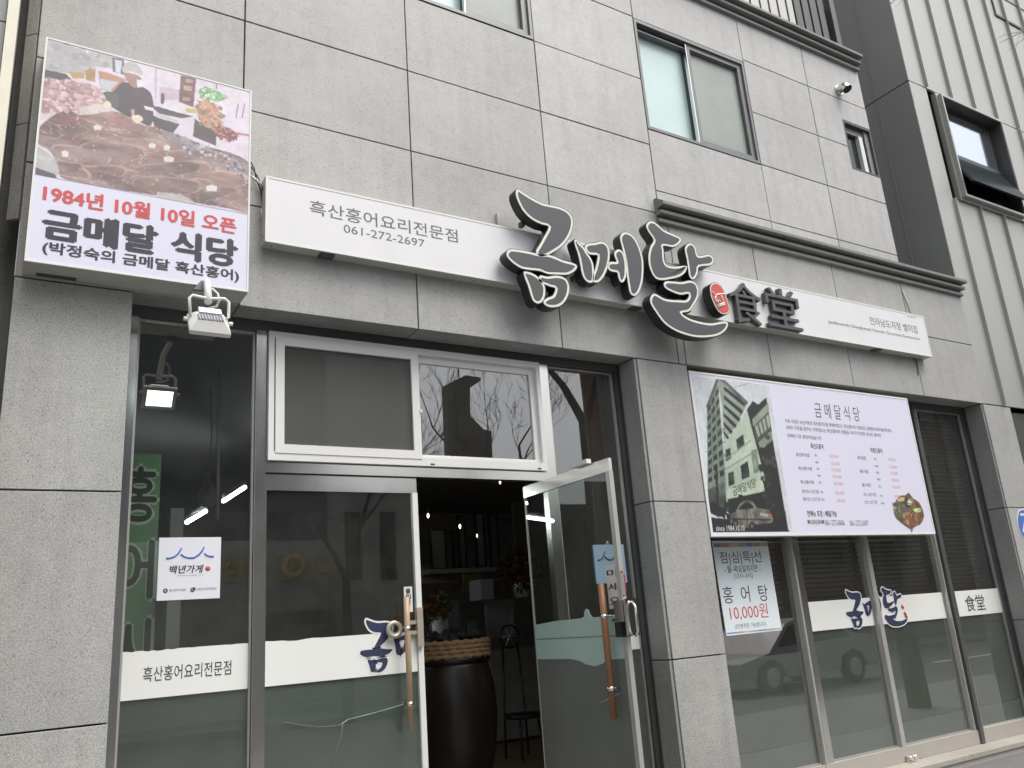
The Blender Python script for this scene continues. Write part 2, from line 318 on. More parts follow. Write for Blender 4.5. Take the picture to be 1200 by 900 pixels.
class Canvas:
    def __init__(s, x0, x1, z0, z1, w_, h, bgc):
        s.x0, s.x1, s.z0, s.z1, s.w, s.h = x0, x1, z0, z1, w_, h
        s.a = np.zeros((h, w_, 3)); s.a[:] = s.c(bgc)
        s.X, s.Z = np.meshgrid(np.linspace(x0, x1, w_), np.linspace(z1, z0, h)); s.k = np.ones((h, w_), bool)
    def c(s, c): return (np.array(c, float)/255)**2.2
    def inside(s, p):
        r_ = np.zeros((s.h, s.w), bool); n = len(p)
        for i in range(n):
            (ax, az), (bx, bz) = p[i], p[(i+1) % n]
            if az == bz: continue
            c = ((az > s.Z) != (bz > s.Z)) & (s.X < (bx-ax)*(s.Z-az)/(bz-az)+ax); r_ ^= c
        return r_
    def poly(s, p, c, nz=None, amp=0, c2=None):
        i = s.inside(p); base = np.zeros((s.h, s.w, 3))+s.c(c)
        if nz is not None:
            t = np.clip((nz-.5)*2.2+.5, 0, 1)[..., None]
            base = base*(1-t)+s.c(c2)*t if c2 is not None else base*(1+amp*(t*2-1))
        s.a[i] = base[i]; return i
    def finish(s, blur=1, grain=.10, seed=9):
        n1 = fbm(s.h, s.w, 40, 3, 1.3, seed); n2 = fbm(s.h, s.w, 6, 4, 1.3, seed+1)
        s.a *= (1+grain*(n1-.5)*2+grain*(n2-.5)*2)[..., None]
        for _ in range(blur):
            p = np.pad(s.a, ((1, 1), (1, 1), (0, 0)), 'edge'); s.a = (p[1:-1, 1:-1]*2+p[:-2, 1:-1]+p[2:, 1:-1]+p[1:-1, :-2]+p[1:-1, 2:])/6
        s.a = s.a*.94+.035
    def dabs(s, p, cols, n, r0, r1, seed=0):      # many small blotches inside an outline (leaves, petals, wet folds)
        rs = np.random.RandomState(seed); ii = np.argwhere(s.inside(p)); dx = (s.x1-s.x0)
        for k in range(n):
            a, b = ii[rs.randint(len(ii))]; r_ = dx*rs.uniform(r0, r1); cx, cz = s.X[a, b], s.Z[a, b]; th = rs.rand()*3.14; e = rs.uniform(.4, 1)
            X = (s.X-cx)*math.cos(th)+(s.Z-cz)*math.sin(th); Z = (-(s.X-cx)*math.sin(th)+(s.Z-cz)*math.cos(th))/e
            s.a[(X*X+Z*Z) < r_*r_] = s.c(cols[rs.randint(len(cols))])
    def mesh(s, name, y, parent, mat_, mask=None):
        h, w_ = s.h, s.w; P = WP[parent.name]
        vs = np.stack([s.X.ravel()-P.x, np.full(h*w_, y)-P.y, s.Z.ravel()+ZO-P.z], 1)
        i = np.arange((h-1)*(w_-1)); r_ = i//(w_-1); c = i % (w_-1); a = r_*w_+c
        F = np.stack([a, a+w_, a+w_+1, a+1], 1)
        if mask is not None: F = F[mask.ravel()[F].all(1)]
        me = bpy.data.meshes.new(name); me.from_pydata(vs.tolist(), [], F.tolist())
        at = me.attributes.new('print', 'FLOAT_COLOR', 'POINT')
        at.data.foreach_set('color', np.concatenate([s.a.reshape(-1, 3), np.ones((h*w_, 1))], 1).ravel())
        me.materials.append(mat_); o = bpy.data.objects.new(name, me); COL.objects.link(o); o.parent = parent; return o

# ================================================================== the restaurant building
B = thing('granite_building', 'grey granite clad building with glazed restaurant shopfront and upper windows', 'building', (4.8, 0, -ZO))
XC = [-.005, 1.216, 2.454, 3.692, 4.905]; ZR = [2.05, 2.766, 3.477, 4.185, 4.895, 5.605, 6.35, 7.1]
G = .0048
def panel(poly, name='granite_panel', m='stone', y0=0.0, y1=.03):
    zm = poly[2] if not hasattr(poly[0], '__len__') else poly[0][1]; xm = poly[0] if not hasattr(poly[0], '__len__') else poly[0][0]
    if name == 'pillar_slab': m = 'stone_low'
    elif xm > 3.6 and zm > 3.0: m = 'stone_up_lit'
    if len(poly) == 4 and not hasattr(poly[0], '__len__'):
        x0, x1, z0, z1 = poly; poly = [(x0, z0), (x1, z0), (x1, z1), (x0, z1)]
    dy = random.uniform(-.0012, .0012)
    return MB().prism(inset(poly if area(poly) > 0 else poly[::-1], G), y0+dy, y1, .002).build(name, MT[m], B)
for i in range(4):
    for j in range(7):
        if i == 2 and j >= 4:
            if j == 4: pass
            continue
        if i == 3 and j in (2,): panel([(3.692, 3.477), (4.905, 3.477), (4.905, 4.185), (3.692, 4.185)]); continue
        panel((XC[i], XC[i+1], ZR[j], ZR[j+1]))
# right-hand upper field
D0, D1, D2, D3 = 4.905, 6.424, 7.464, 8.4974
ZU = [3.712, 4.36, 4.983, 5.6225, 6.27]
panel((D0, D1, 3.712, 4.352)); panel((D0, D1, 5.592, 6.27))
for k in range(4): panel((D1, D2, ZU[k], ZU[k+1]))
panel((D2, D3, 3.712, 4.36)); panel((D2, D3, 5.6225, 6.27))
panel([(D2, 4.36), (D3, 4.36), (D3, 4.70), (7.99, 4.70), (7.99, 4.983), (D2, 4.983)])
panel([(D2, 4.983), (7.99, 4.983), (7.99, 5.335), (D3, 5.335), (D3, 5.6225), (D2, 5.6225)])
panel((D0, D1, 3.60, 3.712)); panel((D1, D2, 3.60, 3.712)); panel((D2, D3, 3.60, 3.712))
E5 = [4.994, 6.076, 7.254, 8.429, 9.615]
for i in range(4):
    panel((E5[i], E5[i+1], 2.766, 3.378)); panel((E5[i], E5[i+1], 2.05, 2.766))
panel((4.905, 4.994, 2.05, 3.378))
# pillars
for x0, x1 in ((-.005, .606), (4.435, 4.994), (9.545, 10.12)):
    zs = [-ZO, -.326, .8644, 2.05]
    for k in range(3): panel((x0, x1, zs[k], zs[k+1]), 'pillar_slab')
for x0 in (4.41, 9.52):                       # reveal slabs on the pillars' left sides
    zs = [-ZO, -.326, .8644, 2.05]
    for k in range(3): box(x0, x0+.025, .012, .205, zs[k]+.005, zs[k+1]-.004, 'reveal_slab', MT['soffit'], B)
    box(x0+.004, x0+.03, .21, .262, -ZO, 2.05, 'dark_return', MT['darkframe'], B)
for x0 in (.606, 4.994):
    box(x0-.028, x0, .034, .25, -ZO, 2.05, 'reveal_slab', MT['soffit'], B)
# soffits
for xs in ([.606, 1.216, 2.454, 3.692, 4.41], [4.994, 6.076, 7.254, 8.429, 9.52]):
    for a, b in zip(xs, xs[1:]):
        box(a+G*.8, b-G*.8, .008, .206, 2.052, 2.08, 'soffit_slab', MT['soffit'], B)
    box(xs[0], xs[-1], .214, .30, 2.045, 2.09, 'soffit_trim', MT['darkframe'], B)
# cores
c = MB()
c.box(.0, 8.47, .14, .6, 2.1, 7.1); c.box(.0, 9.6, .035, .5, 2.082, 3.5); c.box(.0, .575, .034, .5, -ZO, 2.09); c.box(4.445, 4.96, .034, .5, -ZO, 2.09); c.box(9.56, 10.1, .034, .5, -ZO, 2.09)
c.box(8.3, 9.6, .04, 1.9, 3.4, 3.56)
c.build('wall_core', MT['core'], B)
box(8.4, 8.47, .03, 1.9, 3.5, 6.3, 'return_wall', MT['neighbour'], B)
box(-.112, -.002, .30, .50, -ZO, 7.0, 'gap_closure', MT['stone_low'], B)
# chamfered corner slabs on the far left
for a, b in ((2.40, 3.021), (3.021, 3.639), (3.639, 4.26), (4.26, 4.88), (4.88, 5.5), (5.5, 6.1)):
    MB().add([(-.068, .055, a+.004), (-.012, .002, a+.004), (-.012, .002, b-.004), (-.068, .055, b-.004), (-.05, .08, a+.004), (.0, .03, a+.004), (.0, .03, b-.004), (-.05, .08, b-.004)],
             [(0, 1, 2, 3), (5, 4, 7, 6), (1, 5, 6, 2), (4, 0, 3, 7), (3, 2, 6, 7), (4, 5, 1, 0)]).build('corner_slab', MT['stone'], B)
# cornices
PROF = [(0, 0), (-.034, .002), (-.038, .006), (-.038, .034), (-.010, .042), (-.010, .066), (-.072, .070), (-.076, .075), (-.076, .103), (-.036, .110), (-.036, .134), (-.112, .138), (-.116, .143), (-.116, .172), (-.03, .235), (.0, .238)]
def cornice(segs, z):
    for a, b in segs: MB().extx([(y+.0, z+h) for y, h in PROF], a+.002, b-.002).build('cornice_moulding', MT['cornice'], B)
cornice([(4.86, 6.05), (6.05, 7.235), (7.235, 8.39), (8.39, 9.62)], 3.372)
cornice([(5.05, 6.32), (6.32, 7.375), (7.375, 8.49)], 6.118+.02)
# terrace above the upper cornice: back wall with upright fins
box(4.9, 9.58, 1.2, 1.3, 6.3, 10.5, 'terrace_wall', MT['neighbour'], B)
box(4.9, 8.5, .05, 1.25, 6.25, 6.34, 'terrace_floor', MT['core'], B)
us = [846, 858, 870, 882, 894, 905, 916, 927, 936, 946, 956, 966, 975]
for k in range(len(us)-1):
    xa_, xb_ = V(us[k], 8+(us[k]-870)*.37, .1)[0], V(us[k+1]-2.2, 8+(us[k+1]-870)*.37, .1)[0]
    box(xa_, xb_, .10, .13, 6.36, 8.6, 'screen_slat', MT['metalwall' if us[k] < 930 else 'metaldark2'], B)
box(V(977, 45, .1)[0], V(982, 45, .1)[0], .06, .14, 6.36, 8.6, 'screen_post', MT['darkframe'], B)

# ---- upper windows
def window(parent, x0, x1, z0, z1, xm, left, right, screen_right=True):
    W = MB().ring(x0+.003, x1-.003, z0+.003, z1-.003, .028, -.004, .125, wt=.035, wb=.03).build('window', MT['greyframe'], parent)
    MB().box(x0+.03, x1-.03, .1, .118, z0+.03, z1-.03).build('pane', left, W)
    MB().ring(x0+.03, xm+.02, z0+.03, z1-.035, .045, .075, .10).build('sash', MT['darkframe'], W)
    MB().ring(x0+.03, x1-.03, z1-.10, z1-.035, .012, .03, .098).build('track', MT['greyframe'], W)
    MB().ring(xm-.03, x1-.032, z0+.032, z1-.036, .055, .018, .048).build('screen_sash', MT['greyframe'], W)
    MB().box(xm+.02, x1-.08, .06, .066, z0+.08, z1-.09).build('pane', right, W)
    MB().box(xm-.034, xm-.026, .012, .05, z0+.032, z1-.036).build('edge_strip', MT['chrome'], W)
    return W
window(B, 4.905, 6.415, 4.355, 5.59, 5.62, MT['frostwin'], MT['frostwin2'])
window(B, 2.456, 3.688, 4.90, 6.10, 3.05, MT['frostwin'], MT['frostwin2'])
W3 = MB().ring(7.992, 8.49, 4.703, 5.332, .02, .0, .13).build('window', MT['darkframe'], B)
MB().ring(8.012, 8.47, 4.72, 5.31, .07, .05, .09, wt=.09, wb=.02).build('sash', MT['greyframe'], W3)
box(8.02, 8.40, .092, .10, 4.73, 5.26, 'pane', MT['darkpane'], W3)
box(8.295, 8.365, .04, .088, 4.724, 5.225, 'white_stile', MT['pvc'], W3)

# ---- vent cap
vt = thing('vent_cap', 'small round stainless exhaust vent hood beside the narrow window', 'vent', (8.02, 0, 5.72))
MB().tube([(8.03, .0, 5.74), (8.03, -.018, 5.74)], .062, 16).build('flange', MT['steel'], vt)
MB().tube([(8.03, -.018, 5.745), (8.03, -.07, 5.742), (8.03, -.10, 5.715), (8.03, -.115, 5.685)], [.052, .053, .055, .055], 16, cap=False).build('hood', MT['steel'], vt)
MB().tube([(8.03, -.108, 5.70), (8.03, -.11, 5.695)], .05, 16).build('mouth', MT['black'], vt)

# ================================================================== shopfront glazing, left bay
YG = .27
def bay_frame(x0, x1, zt):
    f = thing_part = MB()
    f.box(x0, x1, .225, .262, zt, 2.044)
    return f.build('shopfront_head', MT['darkframe'], B)
bay_frame(.606, 4.41, 1.99); bay_frame(4.994, 9.52, 1.99)
box(.607, .672, .235, .30, -ZO, 1.988, 'steel_jamb', MT['steel'], B)
box(1.388, 1.452, .225, .30, -ZO, 1.988, 'steel_post', MT['steel'], B)
box(3.60, 3.692, .235, .30, -ZO, 1.988, 'steel_post', MT['steel'], B)
box(1.454, 3.598, .23, .30, 1.045, 1.11, 'door_head', MT['steel'], B)
box(4.372, 4.41, .235, .30, -ZO, 1.988, 'dark_jamb', MT['darkframe'], B)
def pane(x0, x1, z0, z1, film_z=None, bead=True, g='glass', parent=B, band=None, name='shop_window', low=None, bandtop=.0, ragged=False, film='film', beadw=.012):
    W = MB().ring(x0, x1, z0, z1, beadw, .255, .285).build(name, MT['bead'] if bead else MT['steel2'], parent)
    MB().box(x0+beadw, x1-beadw, YG, YG+.008, z0+beadw, z1-beadw).build('glass_pane', MT[g], W)
    if film_z is not None:
        zb = z0+.012
        if low: MB().box(x0+.012, x1-.012, YG+.0105, YG+.013, zb, low-.004).build('lower_film', MT['film2'], W); zb = low
        MB().box(x0+.012, x1-.012, YG+.0105, YG+.013, zb, film_z).build('frosted_film', MT[film], W)
    if band:
        a, b = band; pts = [(x0+.006, b), (x1-.006, b)]
        if ragged:
            n = 26; top = [(x1-.006-(x1-x0-.012)*k/n, a+(random.uniform(-.008, .0) if random.random() < .35 else 0)) for k in range(n+1)]; pts += top
        else: pts += [(x1-.006, a), (x0+.006, a)]
        MB().prism(pts, YG-.003, YG-.0012).build('vinyl_band', MT['vinyl'], W)
    return W
BT, BB = .018, -.238
SW1 = pane(.675, 1.385, -1.40, 1.985, film_z=BB-.001, band=(BT, BB), ragged=True)
x0, z1 = V(168, 785, YG-.003); x1, _ = V(271, 778, YG-.003)
text('흑산홍어요리전문점', (x0+.0, x1, -.150, -.07), YG-.005, MT['ink'], SW1, bold=-.002)
SW2 = pane(3.70, 4.365, -1.40, 1.985, film_z=BB-.001, band=(BT, BB))
box(4.29, 4.36, YG-.006, YG-.0035, BB+.002, BT-.002, 'vinyl_band', MT['vinyl'], SW2)

# transom window
TW = MB().ring(1.462, 3.592, 1.118, 1.985, .035, .20, .30, wt=.045, wb=.06).build('transom_window', MT['pvc'], B)
a = V(321, 392, .21); b = V(491, 416, .21); c_ = V(320, 531, .21)
MB().ring(1.505, 2.535, 1.165, 1.955, .058, .195, .222, wt=.062, wb=.058).build('left_sash', MT['pvc'], TW)
box(1.555, 2.49, .214, .216, 1.215, 1.90, 'insect_screen', MT['screen'], TW)
MB().ring(2.50, 3.56, 1.175, 1.945, .05, .235, .262, wt=.06, wb=.03).build('right_sash', MT['pvc'], TW)
box(1.50, 2.56, .25, .258, 1.17, 1.95, 'glass_pane', MT['glass'], TW)
box(2.545, 3.515, .25, .258, 1.20, 1.89, 'glass_pane', MT['glass'], TW)
MB().ring(1.50, 2.56, 1.17, 1.95, .045, .262, .285).build('rear_sash', MT['greyframe'], TW)
box(2.528, 2.545, .185, .197, 1.50, 1.522, 'latch', MT['pvc'], TW)
for x in (2.60, 3.50): box(x, x+.03, .197, .1995, 1.128, 1.136, 'drain_cap', MT['black'], TW)

# closed door leaf
DR = thing_loc = MB().ring(1.456, 2.512, -1.41, 1.04, .016, .262, .288, wt=.105, wb=.09).build('glass_door', MT['steel'], B, label='closed left leaf of the glass door with wooden pull bar')
box(1.472, 2.475, YG, YG+.009, -1.32, .935, 'glass_pane', MT['glass2'], DR)
box(2.474, 2.513, .252, .29, -1.41, .937, 'white_stile', MT['pvc'], DR)
MB().prism([(1.472, BB)]+[(2.472, BB), (2.472, BT+.002)]+[(2.472-1.0*k/20, BT+random.choice((0, 0, -.006, .003))) for k in range(1, 21)], YG-.003, YG-.0012).build('vinyl_band', MT['vinyl'], DR)
box(1.472, 2.474, YG+.0105, YG+.013, -1.32, BB-.001, 'frosted_film', MT['film'], DR)
cr = V(345, 852, YG-.001); pts = [V(*p, YG-.0015) for p in ((333, 846), (350, 849), (372, 852), (398, 850), (408, 843), (440, 835), (474, 825))]
for i in range(len(pts)-1):
    a, b = pts[i], pts[i+1]; MB().tube([(a[0], YG-.0015, a[1]), (b[0], YG-.0015, b[1])], .0015, 4).build('tape_crack', MT['film2'] if i < 3 else MT['vinylback'], DR)
pts = [V(*p, YG-.0015) for p in ((402, 846), (400, 862), (394, 880), (388, 898))]
MB().tube([(p[0], YG-.0015, p[1]) for p in pts], .002, 4).build('tape_crack', MT['film2'], DR)
# pull bar
def pull(parent, T, m, L0, L1, zt, zb, off=-.085, rr=.019):
    m1 = MB(T); m1.tube([(L0, off, zt), (L0, off, zt-.25), (L0, off, zb)], [rr, rr*1.04, rr*.95], 14); h = m1.build('pull_bar', m, parent)
    for z in (zt-.20, zb+.17):
        MB(T).tube([(L0, off+.0, z), (L0, 0, z)], .008, 8).build('bar_fixing', MT['chrome'], parent)
        MB(T).tube([(L0, off, z-.012), (L0, off, z+.012)], rr+.002, 14).build('bar_collar', MT['chrome'], parent)
pull(DR, lambda x, y, z: (x, YG+y, z), MT['wood'], V(479, 780, YG-.085)[0], 0, .235, -.595)
xa, za = V(488, 712, .24)
lk = MB().box(2.462, 2.505, .225, .262, -.085, .165).build('lock_plate', MT['beige'], DR)
box(2.395, 2.464, .235, .26, .06, .085, 'lock_bar', MT['beige'], DR); box(2.395, 2.464, .235, .26, -.005, .02, 'lock_bar', MT['beige'], DR)
MB().lathe([(0, -.01), (.055, -.01), (.058, 0), (.055, .01), (0, .01)], (0, 0, 0), 18)
_t = MB(lambda x, y, z: (2.30+x, .235+z, .035+y)); _t.lathe([(.03, -.012), (.055, -.012), (.058, 0), (.055, .012), (.03, .012), (.03, -.012)], (0, 0, 0), 20); _t.build('lock_ring', MT['beige'], DR)
box(2.39, 2.45, .262, .266, .14, .305, 'notice', MT['paper'], DR)
for k, ch in enumerate('출입문'): text(ch, (2.402, 2.436, .262-k*.038, .294-k*.038), .2605, MT['ink'], DR, bold=.03)

# ---- brush-letter outlines, traced stroke by stroke
def c4(x, y): return 580+x/6, 220+y/6
def c5(x, y): return 660+x/7.5, 250+y/7.5
def c6(x, y): return 740+x/6, 250+y/6
STROKES = [
 [c4(*p) for p in ((160,12),(200,38),(265,78),(330,110),(390,124),(450,138),(505,165),(538,205),(547,250),(536,310),(505,370),(462,418),(410,452),(360,478),(318,482),(294,466),(290,442),(312,405),(345,345),(378,275),(325,256),(258,222),(205,172),(172,118),(150,65),(146,30))],
 [c4(*p) for p in ((84,452),(105,434),(160,438),(230,450),(300,466),(370,472),(425,490),(480,513),(545,530),(574,548),(570,572),(540,598),(500,612),(440,610),(370,606),(315,585),(250,578),(190,568),(140,540),(100,505),(82,478))],
 [c4(*p) for p in ((208,590),(255,600),(300,628),(335,668),(352,710),(348,765),(330,802),(300,814),(268,795),(250,750),(232,690),(212,640),(202,605))],
 [c4(*p) for p in ((305,642),(320,618),(365,626),(420,620),(468,626),(502,648),(520,690),(516,745),(492,798),(450,834),(390,840),(348,822),(342,797),(368,775),(408,758),(425,708),(392,696),(350,680),(318,665))],
 [c5(*p) for p in ((108,230),(138,262),(182,305),(208,350),(240,395),(262,450),(268,520),(265,590),(245,610),(210,602),(178,565),(160,510),(148,440),(130,360),(106,290),(96,248))],
 [c5(*p) for p in ((188,292),(215,268),(270,262),(325,250),(365,262),(396,300),(406,360),(400,430),(380,500),(350,562),(312,602),(276,607),(258,590),(262,540),(282,485),(296,425),(302,370),(262,364),(226,357),(198,325))],
 [c5(*p) for p in ((392,442),(420,428),(468,428),(455,390),(448,348),(475,320),(508,328),(532,362),(546,410),(553,480),(551,545),(536,592),(515,607),(495,592),(482,552),(474,520),(430,512),(400,494),(388,468))],
 [c5(*p) for p in ((503,198),(525,170),(562,171),(610,200),(650,258),(686,350),(702,440),(701,540),(690,620),(665,690),(636,724),(605,720),(583,690),(570,620),(558,540),(548,440),(530,350),(512,280),(500,230))],
 [c6(*p) for p in ((106,78),(125,57),(158,62),(188,85),(228,120),(290,148),(336,170),(347,196),(325,222),(290,237),(222,228),(224,262),(226,310),(234,350),(252,368),(300,376),(378,370),(388,386),(370,422),(330,447),(270,462),(210,469),(168,456),(138,410),(121,350),(120,290),(134,232),(156,188),(120,132),(104,98))],
 [c6(*p) for p in ((378,238),(400,212),(432,220),(452,255),(464,298),(500,298),(540,290),(570,312),(574,345),(550,366),(474,376),(464,420),(446,456),(425,464),(406,440),(398,390),(388,320),(376,268))],
 [c6(*p) for p in ((227,502),(240,480),(290,480),(350,485),(410,474),(450,494),(469,540),(466,590),(440,642),(405,688),(352,702),(400,738),(480,764),(560,775),(640,761),(676,772),(667,812),(630,847),(570,867),(480,872),(400,859),(310,827),(230,772),(168,690),(133,630),(134,590),(156,565),(190,580),(240,605),(320,612),(388,610),(402,566),(345,572),(285,552),(240,527))],
]
# ================================================================== long shop sign
S = thing('shop_sign', 'long white lightbox shop sign with raised dark brush letters above the entrance', 'shop sign', (4.95, -.05, 2.47))
SX0, SX1, SZ0, SZ1 = 1.344, 8.56, 2.473, 2.945
MB().box(SX0, SX1, -.098, -.002, SZ0, SZ1).build('sign_box', MT['signbox'], S)
MB().ring(SX0, SX1, SZ0, SZ1, .014, -.106, -.098).build('edge_frame', MT['lamp'], S)
box(SX0+.014, SX1-.014, -.1035, -.0985, SZ0+.014, SZ1-.014, 'sign_face', MT['signface'], S)
for x in (1.40, 2.9, 4.3, 5.7, 7.1, 8.4): MB().tube([(x, -.05, SZ0-.003), (x, -.05, SZ0+.001)], .006, 8).build('screw', MT['black'], S)
for z in (2.53, 2.87): MB().tube([(SX0-.003, -.05, z), (SX0+.001, -.05, z)], .005, 8).build('screw', MT['black'], S)
def fit(p0, p1, y):                            # two photo pixels (lower left, upper right) -> x0,x1,z0,z1
    a = V(*p0, y); b = V(*p1, y); return (a[0], b[0], a[1], b[1])
YS = -.1045
q = fit((363, 265), (536, 273), YS); text('흑산홍어요리전문점', (q[0], q[1], 2.728, 2.835), YS, MT['ink2'], S, bold=.004)
q = fit((403, 285), (498, 293), YS); text('061-272-2697', (q[0], q[1], 2.640, 2.700), YS, MT['ink2'], S)
q = (V(1020, 380, YS)[0], V(1076, 392, YS)[0]); text('전라남도지정 별미집', (q[0], q[1], 2.72, 2.81), YS, MT['ink2'], S)
q = (V(972, 385, YS)[0], V(1078, 398, YS)[0]); text('Jeollanamdo Designated Namdo Gourmet Restaurant', (q[0], q[1], 2.635, 2.68), YS, MT['ink2'], S)
q = (V(1062, 368, YS)[0], V(1072, 370, YS)[0]); text('신안군', (q[0], q[1], 2.895, 2.915), YS, MT['ink2'], S)
YF = -.235
def stroke(pts, yf, parent, side, line, face, wd, depth, name='raised_letter_stroke'):
    w3 = [V(u, v, yf) for u, v in pts]
    w3 = sm(w3, 3); w3 = w3 if area(w3) > 0 else w3[::-1]
    o = MB().prism(inset(w3, -.006), yf, yf+depth).build(name, side, parent)
    MB().prism(w3, yf-.003, yf).build('outline', line, o)
    MB().prism(inset(w3, wd), yf-.005, yf-.003).build('face', face, o)
    return o
for s_ in STROKES: stroke(s_, YF, S, MT['letside'], MT['letline'], MT['letface'], .019, .09)
for x, z in ((3.3, 2.98), (3.75, 2.60), (4.35, 2.6), (4.95, 2.5)):      # stand-off brackets behind the letters
    box(x, x+.03, -.15, -.10, z-.02, z+.02, 'bracket', MT['darkframe'], S)
box(3.16, 3.34, -.04, -.002, 2.95, 2.985, 'bracket', MT['darkframe'], S); box(3.16, 3.18, -.03, -.002, 2.98, 3.10, 'bracket', MT['steel2'], S)
for u_, v_ in ((382, 298), (745, 372), (1026, 409)):
    bx_ = V(u_, v_, -.05)[0]; box(bx_-.05, bx_+.05, -.085, -.02, SZ0-.014, SZ0-.001, 'sign_clip', MT['darkframe'], S)
# red pill mark
pl = [c6(*p) for p in ((552,522),(568,494),(600,490),(635,518),(660,570),(680,635),(690,680),(672,706),(636,707),(604,682),(578,632),(558,578))]
p0 = stroke(pl, YF, S, MT['letside'], MT['letline'], MT['red'], .010, .09, 'pill_mark')
for st in (((570,552),(590,575),(612,570),(655,565)), ((595,580),(585,600),(600,612),(625,618)), ((600,650),(655,628),(655,640),(605,662)), ((590,615),(605,625),(618,605),(608,640)), ((630,575),(640,600),(652,632),(628,640))):
    pp = [V(*c6(*p), YF-.006) for p in st]; MB().tube([(a, YF-.006, b) for a, b in pp], .0075, 5).build('pill_stroke', MT['letline'], p0)
# the two hanja
YH = -.155
def q2(x0, x1, y0, y1, y=YH): return (V(x0, (y0+y1)/2, y)[0], V(x1, (y0+y1)/2, y)[0], V((x0+x1)/2, y1, y)[1], V((x0+x1)/2, y0, y)[1])
text('食', q2(856, 893, 332, 379), YH, MT['hanja'], S, 'raised_hanja', bold=.028, ext=.045)
text('堂', q2(899, 937, 339, 384), YH, MT['hanja'], S, 'raised_hanja', bold=.028, ext=.045)

# door and window vinyl lettering of the same mark (flat print)
def vinyl_mark(parent, x, z, s, y, gap=None, only=None, red=True):
    ref = [[V(u, v, YF) for u, v in st] for st in STROKES]; rx = min(p[0] for st in ref for p in st); rz = max(p[1] for st in ref for p in st)
    for st in ref:
        w3 = sm([(x+(a-rx)*s, z+(b-rz)*s) for a, b in st], 2)
        if only and min(a for a, b in w3) > only: continue
        if only: w3 = [(min(a, only+.03), b) for a, b in w3]
        w3 = w3 if area(w3) > 0 else w3[::-1]
        MB().prism(inset(w3, -.012*s-.003), y, y+.0008).build('mark_edge', MT['vinyl'], parent)
        MB().prism(inset(w3, .012*s), y-.0012, y-.0002).build('mark_stroke', MT['navy'], parent)
vinyl_mark(DR, V(420, 727, YG)[0], .115, .36, YG-.0045, only=2.40)

# ================================================================== opened door leaf (hinged on the post, swung out)
H = Vector((3.41, .27)); dirv = Vector((-.03, -1.0)).normalized(); nrm = Vector((dirv.y, -dirv.x))   # nrm faces the camera side (-x)
def TD(s, o, z):                                # s along the leaf from the hinge, o out of the leaf towards the camera side
    p = H+dirv*s+nrm*o; return (p.x, p.y, z)
def VD(u, v, o=.0):
    d = ray(u, v); P = H+nrm*o; n2 = Vector((nrm.x, nrm.y)); t = (P.x*n2.x+(P.y+5)*n2.y)/(d.x*n2.x+d.y*n2.y)
    q_ = Vector((d.x*t, -5+d.y*t)); return ((q_-P).dot(dirv), d.z*t)
DO = thing_none = None
o2 = MB(TD).box(0, 1.09, -.012, .012, .915, 1.0).build('glass_door', MT['steel'], B, label='opened right leaf of the glass door with brown wooden pull bar')
WP[o2.name] = WP[B.name]
MB(TD).box(.004, 1.045, -.004, .004, -1.33, .914).build('glass_pane', MT['glass2'], o2)
MB(TD).box(0, 1.09, -.014, .014, -1.42, -1.33).build('bottom_rail', MT['steel'], o2)
MB(TD).box(1.05, 1.09, -.016, .016, -1.33, .914).build('stile', MT['steel2'], o2)
MB(TD).box(-.004, .004, -.007, .007, -1.33, .914).build('glass_edge', MT['bead'], o2)
MB(TD).box(.01, 1.045, .005, .0065, -1.33, BB-.002).build('frosted_film', MT['film'], o2)
MB(TD).prism([(.01, BB), (.45, BB), (.55, BB-.012), (.62, BB-.034), (.72, BB-.046), (.80, BB-.03), (.86, BB-.006), (1.045, BB), (1.045, BT), (.74, BT), (.715, BT+.02), (.70, BT+.05), (.675, BT+.058), (.655, BT+.04), (.645, BT+.008), (.60, BT), (.3, BT-.004), (.01, BT-.02)], .0072, .009).build('vinyl_band', MT['vinylback'], o2)
MB(TD).box(.02, 1.03, .0095, .0102, -.105, -.098).build('band_crease', MT['film2'], o2)
sx, sz = VD(703, 684, .07); sx2, sz2 = VD(721, 842, .07)
pull(o2, TD, MT['wood2'], (sx+sx2)/2-.0, 0, sz, sz2, off=.07, rr=.021)
MB(TD).tube([(sx+.02, .02, -.44), (sx-.2, .012, -.50)], .002, 4).build('tape_crack', MT['vinyl'], o2)
a = VD(731, 712, .03)
MB(TD).box(a[0]-.085, a[0]+.01, -.03, .045, -.02, .105).build('lock_body', MT['chrome'], o2)
MB(TD).box(a[0]-.085, a[0]-.02, -.03, .05, -.11, -.022).build('lock_cylinder', MT['black'], o2)
MB(TD).box(a[0]+.015, a[0]+.035, -.045, .04, -.105, .112).build('lock_case', MT['chrome'], o2)
MB(TD).tube([(a[0]+.05, .0, .095), (a[0]+.075, .0, .06), (a[0]+.075, .0, -.08), (a[0]+.05, 0, -.11)], .008, 8).build('latch_loop', MT['chrome'], o2)
MB(TD).tube([(a[0]-.12, .03, -.01), (a[0]-.05, .03, -.005)], .012, 8).build('lock_knob', MT['chrome'], o2)
p0, p1 = VD(710, 672, .01), VD(724.5, 672, .01)
MB(TD).box(p0[0], p1[0], .008, .010, .06, .325).build('push_notice', MT['paper'], o2)
for k, ch in enumerate('미세요'):
    z = .30-k*.085; text(ch, (p0[0]+.012, p1[0]-.012, z-.045, z), .0108, MT['ink'], o2, bold=.02, T=TD)
MB(TD).prism([(p1[0]+.004, .12), (p1[0]+.05, .13), (p1[0]+.062, .16), (p1[0]+.062, .25), (p1[0]+.045, .28), (p1[0]+.004, .285)], .0075, .0085).build('red_tag', MT['red'], o2)
